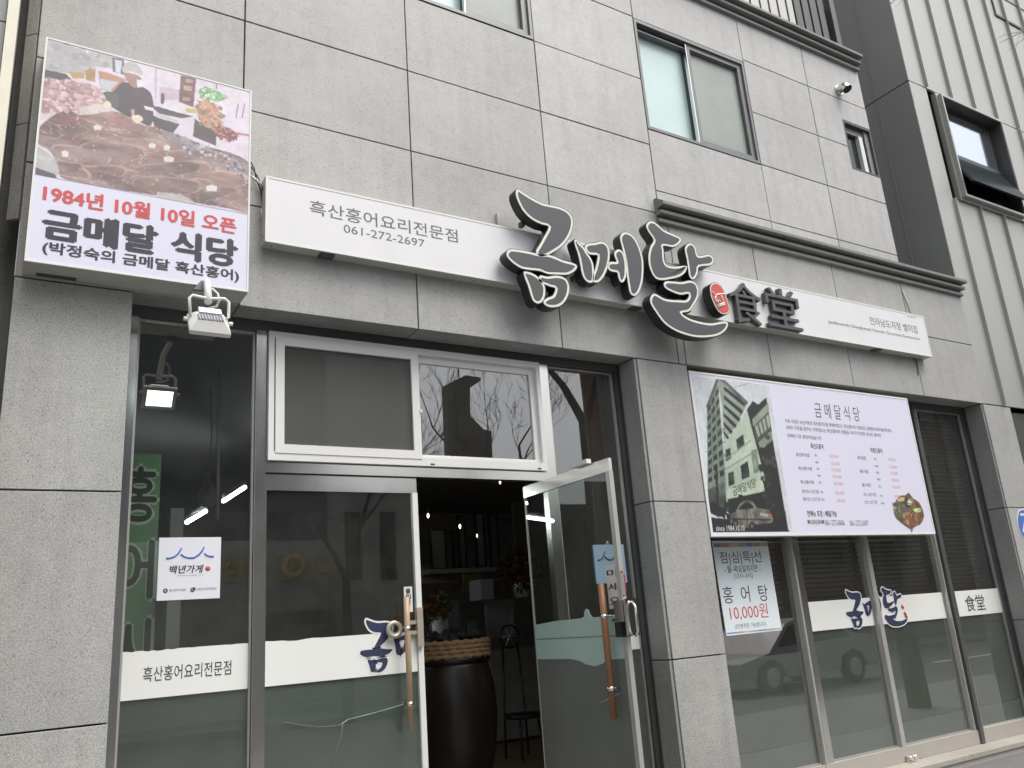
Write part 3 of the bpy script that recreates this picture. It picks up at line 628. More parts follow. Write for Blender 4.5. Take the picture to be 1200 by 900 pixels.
MB(TD).box(p1[0]+.01, p1[0]+.052, .0086, .0095, .135, .27).build('tag_paper', MT['paper'], o2)
MB(TD).box(.72, .90, .012, .05, 1.001, 1.03).build('door_closer', MT['pvc'], o2)

# ================================================================== right bay
mA, mB, mC = V(924, 640, YG)[0], V(1011, 640, YG)[0], V(1097, 640, YG)[0]
LOW = -1.115
def post(x, wd, m, y0=.215, y1=.30, zb=-1.46): return box(x-wd/2, x+wd/2, y0, y1, zb, 1.988, 'mullion', MT[m], B)
post(mA-.02, .022, 'steel2'); post(mA+.045, .075, 'steel', .225, .30)
post(mB+.0, .058, 'steel2', .222); post(mC-.055, .022, 'steel2', .225); post(mC+.0, .06, 'darkframe', .20, .30); post(mC+.045, .02, 'steel', .21)
box(9.478, 9.52, .235, .30, -1.45, 1.988, 'dark_jamb', MT['darkframe'], B)
R1 = pane(5.0, mA-.035, -1.31, 1.985, film_z=BB-.16, low=LOW)
R2 = pane(mA+.085, mB-.032, -1.31, 1.985, film_z=BB-.001, band=(BT, BB), low=LOW)
R3 = pane(mB+.032, mC-.07, -1.31, 1.985, film_z=BB-.001, band=(BT, BB), low=LOW)
R4 = pane(mC+.058, 9.476, -1.31, 1.985, film_z=BB-.001, band=(BT, BB), low=LOW)
xs0 = V(990, 715, YG)[0]
ref = [[V(u, v, YF) for u, v in st] for st in STROKES]; rx = min(p[0] for st in ref for p in st); rz = max(p[1] for st in ref for p in st)
xs1 = V(1062, 720, YG)[0]; sc = (xs1-xs0)/(max(p[0] for st in ref for p in st)-rx)
for st in ref:
    w3 = sm([(xs0+(p[0]-rx)*sc, .105+(p[1]-rz)*sc*.92) for p in st], 2); w3 = w3 if area(w3) > 0 else w3[::-1]
    cx = sum(p[0] for p in w3)/len(w3)
    if abs(cx-mB) < .05: continue
    par = R2 if cx < mB else R3
    MB().prism(inset(w3, -.008), YG-.0045, YG-.0037).build('mark_edge', MT['vinyl'], par)
    MB().prism(inset(w3, .003), YG-.0057, YG-.0047).build('mark_stroke', MT['navy'], par)
for du, dv in ((0, 0), (3, 8), (4, 11)):
    a = V(1057+du, 711+dv, YG); MB().tube([(a[0]-.012, YG-.0045, a[1]+.012), (a[0]+.012, YG-.0045, a[1]-.014)], .012, 6).build('red_seal', MT['red'], R3)
text('食堂', q2(1131, 1154, 697, 716, YG-.004), YG-.005, MT['ink'], R4)
for x in (mB-.02, mB+.05):
    MB().tube([(x, .222, -1.40), (x, .15, -1.40)], [.012, .02], 10).build('floor_bolt', MT['chrome'], B)
box(4.994, mC-.02, .218, .33, -1.435, -1.312, 'sill_fascia', MT['fascia'], B); box(mC-.018, 9.52, .212, .33, -1.435, -1.305, 'sill_fascia', MT['fascia'], B)
for a_, b_ in ((4.994, 7.9), (7.9, 9.52)): box(a_+.003, b_-.003, -.03, .34, -1.475, -1.437, 'ledge_slab', MT['ledge'], B)
box(4.994, 9.52, -.012, .34, -ZO, -1.476, 'ledge_base', MT['fascia'], B)
box(.606, 4.41, -.02, .36, -ZO, -1.435, 'door_step', MT['ledge'], B)

# interior shell
I = MB(); I.box(-.1, 10.0, .42, 9.0, -1.46, -1.425); I.build('shop_floor', MT['intfloor'], None, kind='structure')
I = MB(); I.box(-.1, 10, 9.0, 9.1, -1.42, 2.3); I.box(-.2, -.1, .42, 9.0, -1.42, 2.3); I.box(10.0, 10.1, .42, 9.0, -1.42, 2.3)
I.build('shop_wall', MT['intwall'], None, kind='structure')
I = MB().box(-.1, 10, .36, 9.0, 2.12, 2.2).build('shop_ceiling', MT['intceil'], None, kind='structure')
# venetian blinds
for k, (a_, b_) in enumerate(((5.02, mA-.05), (mA+.1, mB-.04), (mB+.04, mC-.08), (mC+.07, 9.46))):
    bl = thing('window_blind', ('brown slatted blind behind the pane with the lunch poster', 'brown slatted blind in the pane left of the middle window post', 'brown slatted blind in the pane right of the middle window post', 'brown slatted blind behind the rightmost pane beside the menu board')[k], 'blind', ((a_+b_)/2, .40, 1.9), 'slatted blinds inside the right shop windows')
    m_ = MB()
    for i in range(44):
        z = 1.93-i*.045; m_.add([(a_, .385, z), (b_, .385, z), (b_, .418, z-.026), (a_, .418, z-.026), (a_, .386, z-.003), (b_, .386, z-.003), (b_, .419, z-.029), (a_, .419, z-.029)], [(0, 1, 2, 3), (7, 6, 5, 4), (0, 4, 5, 1), (2, 6, 7, 3)])
    m_.build('blind_slats', MT['blind'], bl, kind='stuff'); box(a_, b_, .38, .42, 1.94, 1.98, 'head_rail', MT['darkframe'], bl)

# ================================================================== picture sign (upper left)
P = thing('picture_sign', 'square lightbox sign with fish market photo and red opening date', 'sign', (.63, -.1, 2.064))
PX0, PX1, PZ0, PZ1 = .036, 1.219, 2.064, 3.486
box(PX0, PX1, -.193, -.002, PZ0, PZ1, 'sign_box', MT['signbox'], P)
MB().ring(PX0, PX1, PZ0, PZ1, .010, -.203, -.193).build('edge_frame', MT['lamp'], P)
box(PX0+.01, PX1-.01, -.199, -.1935, PZ0+.01, PZ1-.01, 'print_face', MT['signface2'], P)
box(.10, .30, -.060, -.02, PZ0-.004, PZ0, 'rust_patch', MT['darkframe'], P)
cv = Canvas(PX0+.012, PX1-.012, 2.588, PZ1-.012, 400, 302, (222, 212, 226))
F1 = fbm(302, 400, 5, 5, 1.4, 1); F2 = fbm(302, 400, 16, 4, 1.2, 2); F3 = fbm(302, 400, 3, 6, .5, 5)
def k1(*ps): return [V(x/3.75, y/3.75, -.2) for x, y in ps]
cv.poly(k1((195,170),(375,222),(375,330),(190,310)), (168, 168, 172), F1, 0, (185, 184, 186))
cv.poly(k1((400,225),(490,245),(495,300),(405,290)), (186, 190, 180), F1, .06)
cv.poly(k1((370,240),(400,240),(420,300),(418,362),(378,352)), (178, 138, 82), F2, .15)
cv.poly(k1((300,315),(372,320),(372,345),(320,345)), (186, 152, 88))
cv.poly(k1((432,312),(470,318),(555,350),(550,362),(500,400),(440,395)), (186, 132, 104), F2, .1)
cv.poly(k1((440,345),(520,362),(485,398),(440,390)), (190, 198, 205))
cv.poly(k1((492,250),(545,262),(548,330),(495,315)), (96, 98, 108)); cv.poly(k1((505,262),(535,268),(530,325),(508,318)), (205, 206, 218))
cv.poly(k1((680,300),(690,300),(690,430),(680,430)), (190, 180, 195)); cv.poly(k1((700,380),(790,395),(790,440),(700,440)), (205, 188, 200), F2, .1)
cv.poly(k1((795,330),(862,345),(850,472),(785,447)), (112, 70, 62), F2, .3)
for a_ in ((818,345,850,365),(808,375,845,400),(805,425,838,445)): cv.poly(k1((a_[0],a_[1]),(a_[2],a_[1]+6),(a_[2]-3,a_[3]),(a_[0]-3,a_[3]-4)), (170, 150, 140), F2, .3)
cv.poly(k1((708,410),(722,410),(722,460),(706,455)), (80, 50, 80))
cv.poly(k1((720,450),(830,470),(870,490),(860,520),(720,490)), (225, 222, 226), F2, .05)
cv.poly(k1((815,475),(865,480),(862,498),(820,495)), (200, 180, 90))
cv.poly(k1((195,305),(290,325),(320,355),(190,352)), (66, 58, 60))
cv.poly(sm(k1((188,352),(230,345),(262,352),(300,345),(340,362),(400,370),(440,395),(458,425),(440,462),(350,482),(250,500),(180,495)), 3), (205, 172, 172), F2, 0, (146, 110, 116))
cv.poly(sm(k1((180,505),(320,480),(430,455),(520,470),(540,500),(420,510),(180,530)), 3), (214, 202, 198), F2, .08)
cv.poly(sm(k1((870,400),(900,385),(940,395),(1000,425),(960,445),(900,440)), 3), (110, 170, 112), F2, .3)
cv.poly(sm(k1((870,455),(910,435),(955,470),(970,520),(965,560),(900,560),(868,510)), 3), (150, 128, 90), F2, 0, (222, 160, 140))
cv.poly(k1((855,520),(905,560),(950,565),(950,642),(848,600)), (74, 58, 58), F2, .3)
cv.poly(sm(k1((930,565),(985,555),(1042,588),(1030,615),(970,612)), 3), (120, 62, 56), F2, .4)
cv.poly(k1((955,605),(1000,610),(990,650),(955,645)), (215, 205, 212)); cv.poly(k1((1035,580),(1100,592),(1100,602),(1035,590)), (178, 120, 120))
for x in (1045, 1072): cv.poly(k1((x,455),(x+5,455),(x-6,520),(x-11,520)), (120, 105, 125))
cv.poly(k1((948,370),(954,370),(954,400),(948,400)), (90, 80, 90))
cv.poly(sm(k1((500,400),(535,362),(600,372),(655,400),(672,440),(675,500),(660,552),(600,530),(540,500),(450,440),(455,405)), 3), (62, 54, 56), F2, .12)
cv.poly(k1((470,398),(520,420),(524,465),(500,475),(450,440)), (78, 82, 78)); cv.poly(k1((655,462),(700,470),(800,500),(850,512),(800,520),(700,500)), (66, 58, 62))
cv.poly(k1((660,500),(700,520),(790,545),(760,585),(680,560)), (58, 52, 56)); cv.poly(k1((632,465),(675,475),(680,490),(640,482)), (225, 220, 222)); cv.poly(k1((680,495),(785,530),(780,545),(690,512)), (198, 192, 198))
cv.poly(sm(k1((548,320),(590,325),(622,345),(618,372),(595,386),(570,372),(552,345)), 3), (158, 122, 108), F2, .1)
cv.poly(k1((600,350),(628,352),(630,380),(605,386)), (228, 220, 224))
cv.poly(sm(k1((538,300),(555,276),(590,276),(618,300),(630,330),(610,328),(575,312),(545,320)), 3), (188, 184, 182), F2, .12)
cv.poly(k1((575,480),(590,480),(592,515),(580,515)), (200, 160, 150)); cv.poly(sm(k1((445,450),(475,443),(490,465),(470,478)), 2), (226, 214, 190)); cv.poly(sm(k1((578,512),(610,505),(630,525),(605,540),(582,530)), 2), (228, 216, 190))
fi = cv.poly(sm(k1((165,570),(230,510),(300,484),(350,505),(420,500),(470,492),(540,500),(600,542),(690,560),(740,600),(850,625),(950,660),(1060,690),(1100,740),(1110,930),(1000,915),(850,890),(690,860),(560,840),(400,812),(270,780),(255,730),(220,665),(165,630)), 3), (150, 118, 108), F1, 0, (98, 78, 72))
st = np.abs(np.sin(F3*38)); redm = (F2 > .56)
cv.a[fi & (st < .16)] = cv.a[fi & (st < .16)]*.45+cv.c((200, 176, 172))*.55
cv.a[fi & (F1 > .60) & redm] = cv.a[fi & (F1 > .60) & redm]*.6+cv.c((150, 72, 72))*.4
cv.a[fi] *= (.75+.5*F2[fi])[:, None]
cv.poly(sm(k1((470,495),(530,495),(600,545),(560,555),(480,545)), 3), (166, 120, 116), F2, .2)
cv.poly(sm(k1((375,690),(440,655),(520,655),(600,662),(520,672),(440,680)), 2), (70, 56, 56), F2, .2)
cv.poly(sm(k1((700,575),(780,590),(900,640),(1060,690),(1095,760),(1090,800),(960,720),(820,660)), 3), (158, 150, 160), F2, 0, (96, 84, 88))
cv.poly(k1((155,640),(180,650),(262,715),(250,782),(155,762)), (190, 188, 188), F2, .08); cv.poly(k1((155,735),(240,765),(250,785),(155,768)), (70, 70, 80))
cv.poly(k1((690,842),(760,838),(830,870),(870,900),(690,870)), (196, 188, 184), F2, .1)
for t in ((410,548,448,572),(652,628,685,652),(718,636,748,662),(718,685,765,712),(905,812,955,842),(885,722,918,738),(270,660,302,690)): cv.poly(k1((t[0],t[1]+6),((t[0]+t[2])/2,t[1]),(t[2],t[1]+8),(t[2]-4,t[3]),(t[0]+4,t[3]-2)), (226, 222, 218))
rs_ = np.random.RandomState(31)
for k in range(26):                            # overlapping flat fish: lobed wings with paler rims
    cx_, cy_ = rs_.uniform(210, 1040), rs_.uniform(560, 850)
    if cy_ < 520+.22*(cx_-200): cy_ = 560+.26*(cx_-200)+rs_.uniform(0, 120)
    w_ = rs_.uniform(70, 150)*(.6+.5*(cy_-500)/350); h_ = w_*rs_.uniform(.28, .42); th = rs_.uniform(-.1, .45); o_p = []
    for j in range(14):
        a2 = j*6.2832/14; rr_ = 1+.22*math.cos(2*a2)+rs_.uniform(-.10, .10); X_, Z_ = w_*rr_*math.cos(a2), h_*rr_*math.sin(a2); o_p.append((cx_+X_*math.cos(th)-Z_*math.sin(th), cy_+X_*math.sin(th)+Z_*math.cos(th)))
    o_p = [(min(max(a, 168), 1094), min(b, 900)) for a, b in o_p]; rim = sm(k1(*o_p), 3); inn = sm(k1(*[(cx_+(a-cx_)*.93-3, cy_+(b-cy_)*.88+4) for a, b in o_p]), 3)
    tone = rs_.uniform(.82, 1.15); fm = fi
    keep = cv.a.copy(); cv.poly(rim, (min(166*tone, 180), 138*tone, 130*tone), F2, .2); cv.poly(inn, (146*tone, 116*tone, 106*tone), F1, 0, (112*tone, 88*tone, 82*tone)); cv.a[~fi] = keep[~fi]
F4 = fbm(302, 400, 34, 3, .22, 41); F5 = fbm(302, 400, 9, 4, .5, 43)
cv.a[fi] *= (.70+.62*F4[fi])[:, None]; cv.a[fi] = cv.a[fi]*(1-.5*np.clip((F5[fi]-.52)*5, 0, 1))[:, None]+cv.c((196, 178, 176))*(.5*np.clip((F5[fi]-.52)*5, 0, 1))[:, None]*.8
FL_ = sm(k1((868,440),(910,420),(960,450),(985,520),(975,570),(900,570),(862,510)), 3)
cv.dabs(FL_, [(205,150,120),(226,176,150),(150,120,90),(120,110,72),(196,110,92),(170,160,130)], 90, .006, .016, 1)
cv.dabs(sm(k1((868,392),(930,382),(1002,425),(960,450),(880,425)), 3), [(120,180,120),(160,205,150),(96,150,92),(206,220,200)], 60, .004, .013, 2)
cv.dabs(sm(k1((925,560),(985,550),(1045,588),(1030,622),(960,610)), 3), [(130,60,56),(100,50,50),(165,90,80),(196,140,130)], 60, .004, .010, 3)
cv.dabs(sm(k1((188,355),(262,352),(340,362),(440,395),(450,455),(300,490),(185,480)), 3), [(214,182,180),(196,160,160),(176,136,138),(222,200,198),(160,120,124)], 150, .006, .018, 4)
cv.dabs(sm(k1((170,570),(300,490),(530,500),(700,560),(1060,700),(1095,900),(850,880),(400,805),(255,735)), 3), [(160,128,116),(120,96,88),(104,82,76),(186,156,148),(150,92,90),(150,112,100),(206,184,178)], 420, .0015, .006, 5)
cv.dabs(k1((760,590),(900,640),(1060,700),(1095,800),(960,720),(820,670)), [(170,164,172),(120,112,118),(96,88,94),(200,194,198)], 90, .004, .012, 6)
cv.dabs(k1((195,180),(480,250),(480,300),(195,290)), [(176,176,178),(186,186,186),(160,160,164)], 60, .01, .03, 7)
for t in ((410,548,448,572),(652,628,685,652),(718,636,748,662),(718,685,765,712),(905,812,955,842),(270,660,302,690)): cv.poly(k1((t[0],t[1]+6),((t[0]+t[2])/2,t[1]),(t[2],t[1]+8),(t[2]-4,t[3]),(t[0]+4,t[3]-2)), (226, 222, 218))
cv.a = cv.a*.86+.055*np.array([1.1, 1, 1.12]); cv.finish(1, .12)
cv.mesh('photo_print', -.2005, P, MT['print'])
def pt(s, z0, z1, px0, px1, py, m, bold, parent=P, **k):
    y = -.2007; text(s, (V(px0, py, y)[0], V(px1, py, y)[0], z0, z1), y, m, parent, bold=bold, **k)
def zz(u, v): return V(u, v, -.2)[1]
pt('1984년 10월 10일 오픈', 2.437, 2.538, 50, 277, 240, MT['red'], .035)
pt('금메달', 2.216, 2.392, 51, 184, 268, MT['ink'], .05)
pt('식당', 2.216, 2.392, 202, 277, 290, MT['ink'], .05)
pt('(박정숙의 금메달 흑산홍어)', 2.116, 2.198, 49, 280, 305, MT['ink'], .03)

# floodlight
FL = thing('floodlight', 'white LED floodlight hanging on a bracket under the picture sign', 'floodlight', (.95, -.45, 1.9))
yb = -.50
fx = lambda u, v, y=yb: (V(u, v, y)[0], y, V(u, v, y)[1])
MB().tube([(.975, -.20, 2.105), fx(243, 331, -.42), fx(244, 354, -.50)], [.014, .02, .022], 10).build('arm', MT['lamp'], FL)
MB().prism([(.90, 2.03), (1.0, 2.03), (.98, 2.09), (.94, 2.09)], -.215, -.19).build('arm_plate', MT['greyframe'], FL)
MB().tube([fx(223, 370), fx(222, 349), fx(226, 346), fx(244, 350), fx(263, 350), fx(268, 354), fx(268, 372), fx(264, 374)], .009, 8).build('yoke', MT['lamp'], FL)
MB().tube([fx(248, 338, -.44), fx(255, 344, -.45), fx(257, 352, -.48), fx(254, 359, -.48), fx(246, 361, -.48), fx(238, 363, -.46)], .007, 8).build('cable', MT['cablew'], FL)
cx, cz = V(245, 380, yb); tilt = R(-38)
def TF(x, y, z):                                # local lamp frame: lens faces +y (the glass), tipped downwards
    y2 = y*math.cos(tilt)-z*math.sin(tilt); z2 = y*math.sin(tilt)+z*math.cos(tilt); return (cx+x, yb+y2, cz+z2)
body = MB(TF)
hw = .108; hb = .082
vs = [(-hw, .02, -hb), (hw, .02, -hb), (hw, .02, hb), (-hw, .02, hb), (-hw, 0, -hb), (hw, 0, -hb), (hw, 0, hb), (-hw, 0, hb), (-.072, -.045, -.04), (.072, -.045, -.04), (.072, -.045, .045), (-.072, -.045, .045)]
body.add(vs, [(0, 1, 2, 3), (0, 4, 5, 1), (1, 5, 6, 2), (2, 6, 7, 3), (3, 7, 4, 0), (4, 8, 9, 5), (5, 9, 10, 6), (6, 10, 11, 7), (7, 11, 8, 4), (8, 11, 10, 9)])
bo = body.build('lamp_body', MT['lamp'], FL)
MB(TF).box(-.07, .07, -.05, -.046, -.036, .012).build('heat_sink', MT['lampgrey'], bo)
m_ = MB(TF)
for k in range(9): m_.box(-.066+k*.0155, -.061+k*.0155, -.058, -.05, -.036, .012)
m_.build('fin_rows', MT['lampgrey'], bo, kind='stuff')
MB(TF).box(-.06, .06, -.062, -.04, .02, .07).build('driver_box', MT['lamp'], bo)
MB(TF).ring(-hw+.004, hw-.004, -hb+.004, hb-.004, .02, .0205, .027).build('bezel', MT['lamp'], bo)
MB(TF).box(-.085, .085, .021, .023, -.06, .06).build('lens', MT['flood'], bo)
for s_ in (-1, 1): MB(TF).tube([(s_*.108, -.0, .03), (s_*.13, 0, .03)], .012, 8).build('yoke_knob', MT['lamp'], FL)

# cables between the signs
cb = thing('sign_cables', 'loose black and white power cables between the two signs', 'cable', (1.3, -.01, 2.8))
def cab(px, m, r_=.005, y=-.02):
    MB().tube([(V(u, v, y)[0], y, V(u, v, y)[1]) for u, v in px], r_, 6).build('cable', m, cb)
cab(((294, 190), (298, 198), (301, 212), (306, 224), (308, 240), (307, 256)), MT['cable']); cab(((294, 195), (302, 207), (307, 218), (309, 232)), MT['cable'], .004, -.03)
cab(((294, 206), (300, 211), (308, 218)), MT['cablew'], .009, -.04); cab(((306, 244), (307, 250), (306, 256)), MT['cablew'], .005, -.03)
cb2 = solo(MB().tube([(V(u, v, -.01)[0], -.01, V(u, v, -.01)[1]) for u, v in ((1058, 341), (1063, 354), (1068, 369))], .007, 6).build('sign_cable', MT['cablew']), 'short white cable dropping to the right end of the long sign', 'cable')
cb3 = solo(MB().tube([(V(u, v, -.01)[0], -.01, V(u, v, -.01)[1]) for u, v in ((1068, 418), (1073, 422), (1075, 430), (1076, 440))], .005, 6).build('sign_cable', MT['cable']), 'short dark cable under the right end of the long sign', 'cable')

# ================================================================== menu board
MN = thing('menu_board', 'wide white menu board with black and white street photo over the right windows', 'menu board', (6.55, .03, .58))
NX0, NX1, NZ0, NZ1 = 4.998, 8.09, .582, 1.996
box(NX0, NX1, .002, .09, NZ0, NZ1, 'board_box', MT['signbox'], MN)
MB().ring(NX0, NX1, NZ0, NZ1, .016, -.008, .002).build('edge_frame', MT['lamp'], MN)
box(NX0+.016, NX1-.016, -.0045, .0015, NZ0+.016, NZ1-.016, 'print_face', MT['signface2'], MN)
YM = -.0052
def k3(*ps): return [V(805+x/4.615, 435+y/4.615, YM) for x, y in ps]
pxr = V(885, 450, YM)[0]
cv = Canvas(NX0+.03, 5.985, NZ0+.035, NZ1-.045, 190, 260, (206, 212, 216))
F1 = fbm(260, 190, 4, 5, 1, 11); F2 = fbm(260, 190, 20, 3, 1, 12)
cv.a *= (.92+.16*F1)[..., None]
tw = [(165,40),(190,55),(330,170),(300,220),(210,400),(215,640),(240,860),(120,700),(108,190)]
cv.poly(k3((108,190),(165,40),(215,640),(200,760),(112,640)), (126, 138, 128), F2, .12); cv.poly(k3((165,40),(200,50),(330,170),(265,300),(200,380),(190,200)), (150, 162, 150), F2, .1)
for i in range(9):                               # window bands on the tower's left face, converging upwards
    for (fa, fb) in ((.06, .28), (.38, .62), (.72, .96)):
        def Lf(t, q): # t 0..1 left->right, q 0..1 top->bottom
            xt, yt = 108+(172-108)*t, 200+(62-200)*t; xb, yb_ = 110+(208-110)*t, 640+(600-640)*t
            return (xt+(xb-xt)*q, yt+(yb_-yt)*q)
        q0 = (i+.25)/9.5; q1 = (i+.8)/9.5; cv.poly(k3(Lf(fa, q0), Lf(fb, q0), Lf(fb, q1), Lf(fa, q1)), (62, 70, 66), F2, .2)
for i in range(6):
    a0 = 80+i*48; cv.poly(k3((198, a0), (318-i*14, a0+92-i*6), (310-i*14, a0+112-i*6), (200, a0+22)), (58, 66, 62), F2, .2)
cv.poly(k3((103,190),(160,38),(172,44),(112,205)), (92, 98, 98)); cv.poly(k3((170,40),(200,42),(332,168),(322,182),(190,58)), (110, 114, 110), F2, .3)
cv.poly(k3((320,215),(355,160),(385,180),(430,140),(470,400),(550,870),(420,760),(380,640),(340,300)), (58, 60, 56), F2, .25)
cv.poly(k3((385,180),(430,140),(433,170),(350,260),(345,235)), (40, 42, 42)); cv.poly(k3((352,262),(440,170),(445,215),(358,300)), (150, 158, 148))
cv.poly(k3((360,300),(440,225),(458,310),(375,385)), (90, 96, 90), F2, .2)
for i in range(4): cv.poly(k3((368+i*20,300-i*18),(380+i*20,288-i*18),(396+i*18,345-i*16),(386+i*18,360-i*16)), (170, 176, 164))
cv.poly(k3((385,385),(455,320),(465,370),(398,430)), (138, 146, 134)); cv.poly(k3((200,400),(325,210),(440,650),(215,690)), (178, 192, 176), F1, .1)
for a_ in ((265,370,305,340,312,400,275,432),(208,425,235,415,240,470,212,490),(288,512,330,485,340,570,298,588),(222,552,252,540,258,610,226,625)):
    cv.poly(k3(*[(a_[i], a_[i+1]) for i in (0, 2, 4, 6)]), (70, 76, 70), F2, .5)
for a_ in ((200,480,345,370),(205,530,350,440)): cv.poly(k3((a_[0],a_[1]),(a_[2],a_[3]),(a_[2]+2,a_[3]+8),(a_[0],a_[1]+8)), (140, 150, 136))
cv.poly(k3((215,640),(425,585),(440,645),(222,692)), (188, 200, 180)); cv.poly(k3((345,430),(378,420),(392,545),(362,555)), (140, 158, 140), F2, .3)
cv.poly(k3((112,640),(200,610),(215,700),(240,770),(118,720)), (90, 98, 94), F2, .4); cv.poly(k3((150,510),(165,510),(175,790),(165,790)), (60, 62, 62))
cv.poly(k3((218,692),(440,645),(460,720),(560,880),(130,880),(125,790),(235,800)), (44, 46, 44), F1, .3); cv.poly(k3((380,470),(400,560),(445,640),(560,880),(470,760),(420,640)), (36, 38, 36))
cv.poly(sm(k3((238,778),(262,760),(290,715),(325,697),(360,712),(385,740),(440,752),(462,790),(455,820),(360,830),(330,845),(245,830)), 3), (128, 128, 122), F1, .25)
cv.poly(sm(k3((278,750),(300,718),(330,706),(355,720),(362,742)), 2), (56, 60, 58)); cv.poly(sm(k3((120,720),(150,705),(185,740),(195,790),(130,770)), 2), (66, 66, 66))
for a_ in ((262, 822), (352, 838)): cv.poly(sm(k3((a_[0]-20,a_[1]),(a_[0],a_[1]-24),(a_[0]+18,a_[1]),(a_[0],a_[1]+24)), 3), (20, 20, 20))
cv.poly(k3((395,765),(440,775),(438,790),(395,780)), (170, 170, 165))
cv.dabs(k3((385,385),(440,330),(550,870),(420,760)), [(52,54,50),(70,72,68),(40,42,40),(86,88,82)], 60, .01, .04, 51)
cv.dabs(k3((218,700),(440,660),(540,870),(140,880)), [(48,50,48),(58,60,58),(36,38,36),(72,72,68)], 70, .01, .05, 52)
cv.poly(sm(k3((238,778),(262,760),(290,715),(325,697),(360,712),(385,740),(440,752),(462,790),(455,820),(360,830),(330,845),(245,830)), 3), (118, 118, 112), F2, .35)
cv.poly(sm(k3((278,750),(300,720),(328,708),(352,722),(358,742)), 2), (44, 48, 46)); cv.poly(k3((240,795),(455,800),(455,808),(240,803)), (70, 70, 66)); cv.poly(k3((318,700),(322,700),(330,840),(325,842)), (60, 60, 58))
for a_ in ((262, 822), (352, 838)): cv.poly(sm(k3((a_[0]-20,a_[1]),(a_[0],a_[1]-24),(a_[0]+18,a_[1]),(a_[0],a_[1]+24)), 3), (18, 18, 18)); cv.poly(sm(k3((a_[0]-9,a_[1]),(a_[0],a_[1]-11),(a_[0]+8,a_[1]),(a_[0],a_[1]+11)), 3), (110, 110, 106))
cv.poly(k3((395,765),(440,775),(438,788),(395,780)), (168, 168, 160)); cv.poly(k3((425,752),(455,762),(458,775),(430,768)), (150, 60, 55))
for i in range(5): cv.poly(k3((112+i*3,640-i*70),(116+i*3,640-i*70),(205+i*2,604-i*74),(203+i*2,598-i*74)), (96, 104, 98))
for (xa_, ya_, xb_, yb_) in ((100, 300, 200, 330), (95, 430, 215, 470), (210, 100, 420, 40)): cv.poly(k3((xa_, ya_), (xa_, ya_+2.5), (xb_, yb_+2.5), (xb_, yb_)), (90, 96, 94))
cv.a = np.clip((cv.a-.05)*1.02, .004, 1); cv.finish(1, .16)
cv.mesh('photo_print', YM, MN, MT['print'])
def mt(s, px, py, h, m='ink2', bold=0, sh=0, y=YM-.0004, nm='lettering'):
    a0 = V(px[0], py, y); a1 = V(px[1], py+(px[1]-px[0])*.1, y); z = V((px[0]+px[1])/2, py, y)[1]
    text(s, (a0[0], a1[0], z-h/2, z+h/2), y, MT[m], MN, nm, bold=bold, shear=sh)
ta, tb_ = V(859, 577, YM), V(886, 568, YM)
def TS(x, y, z): return (x, y, z+(x-ta[0])*.30)
text('금메달식당', (ta[0], tb_[0], ta[1]-.035, ta[1]+.045), YM-.0006, MT['ink'], MN, bold=.01, T=TS)
mt('since 1984.10.10', (839, 873), 619, .045, 'paper', y=YM-.0006)
mt('금 메 달 식 당', (955, 1008), 483, .15, 'ink2', 0, .12)
mt('저희 식당은 33년여동안 흑산홍어만을 판매하였으니 흑산홍어의 대표점인 금메달식당에 들러주세요', (921, 1046), 499, .040)
mt('100년 식당을 꿈꾸는 저희업소는 흑산홍어의 전통을 이어가기위해 국내산 홍어만', (922, 1034), 505.5, .040)
mt('판매하기로 결정하였습니다', (923, 963), 512, .038)
mt('흑산도홍어', (950, 965), 523, .052, 'ink', .01); mt('대청도홍어', (1020, 1034), 528, .052, 'ink', .01)
rows = [(533, '흑산홍어삼합', '大', '150,000'), (541.5, '', '中', '120,000'), (549, '흑산홍어찜', '大', '120,000'), (557, '', '中', '90,000'), (565, '흑산홍어회', '大', '80,000'), (576, '홍어코스 4인기준', '大', '300,000'), (585, '홍어코스 2인기준', '中', '200,000')]
for k, (yy, a_, b_, c_) in enumerate(rows):
    sh = (yy-533)*.16
    if a_: mt(a_, (933+sh, 949+sh+(4 if k > 4 else 0)), yy, .036)
    mt(b_, (954+sh*(1.0), 958+sh), yy+.5, .026); mt(c_, (972+sh, 983+sh), yy+2, .034, 'pink')
    if a_: mt(a_[2:], (1005+sh, 1015+sh+(5 if k > 4 else 0)), yy+3.5, .036)
    mt(b_, (1024+sh, 1028+sh), yy+5, .026); mt(c_, (1041+sh, 1050+sh), yy+6, .034, 'pink')
mt('전메뉴 포장 / 배달가능', (946, 981), 602, .055, 'ink', .015)
a_ = V(947, 615, YM); b_ = V(965, 608, YM); box(a_[0], b_[0], YM-.0012, YM-.0002, a_[1]+.012, b_[1]-.012, 'label_box', MT['ink2'], MN)
mt('예약문의', (949, 963), 611.5, .055, 'paper', .02, y=YM-.0016); mt('061-272-0606', (967, 990), 612.5, .05); mt('061-272-2697', (996, 1018), 613, .05)
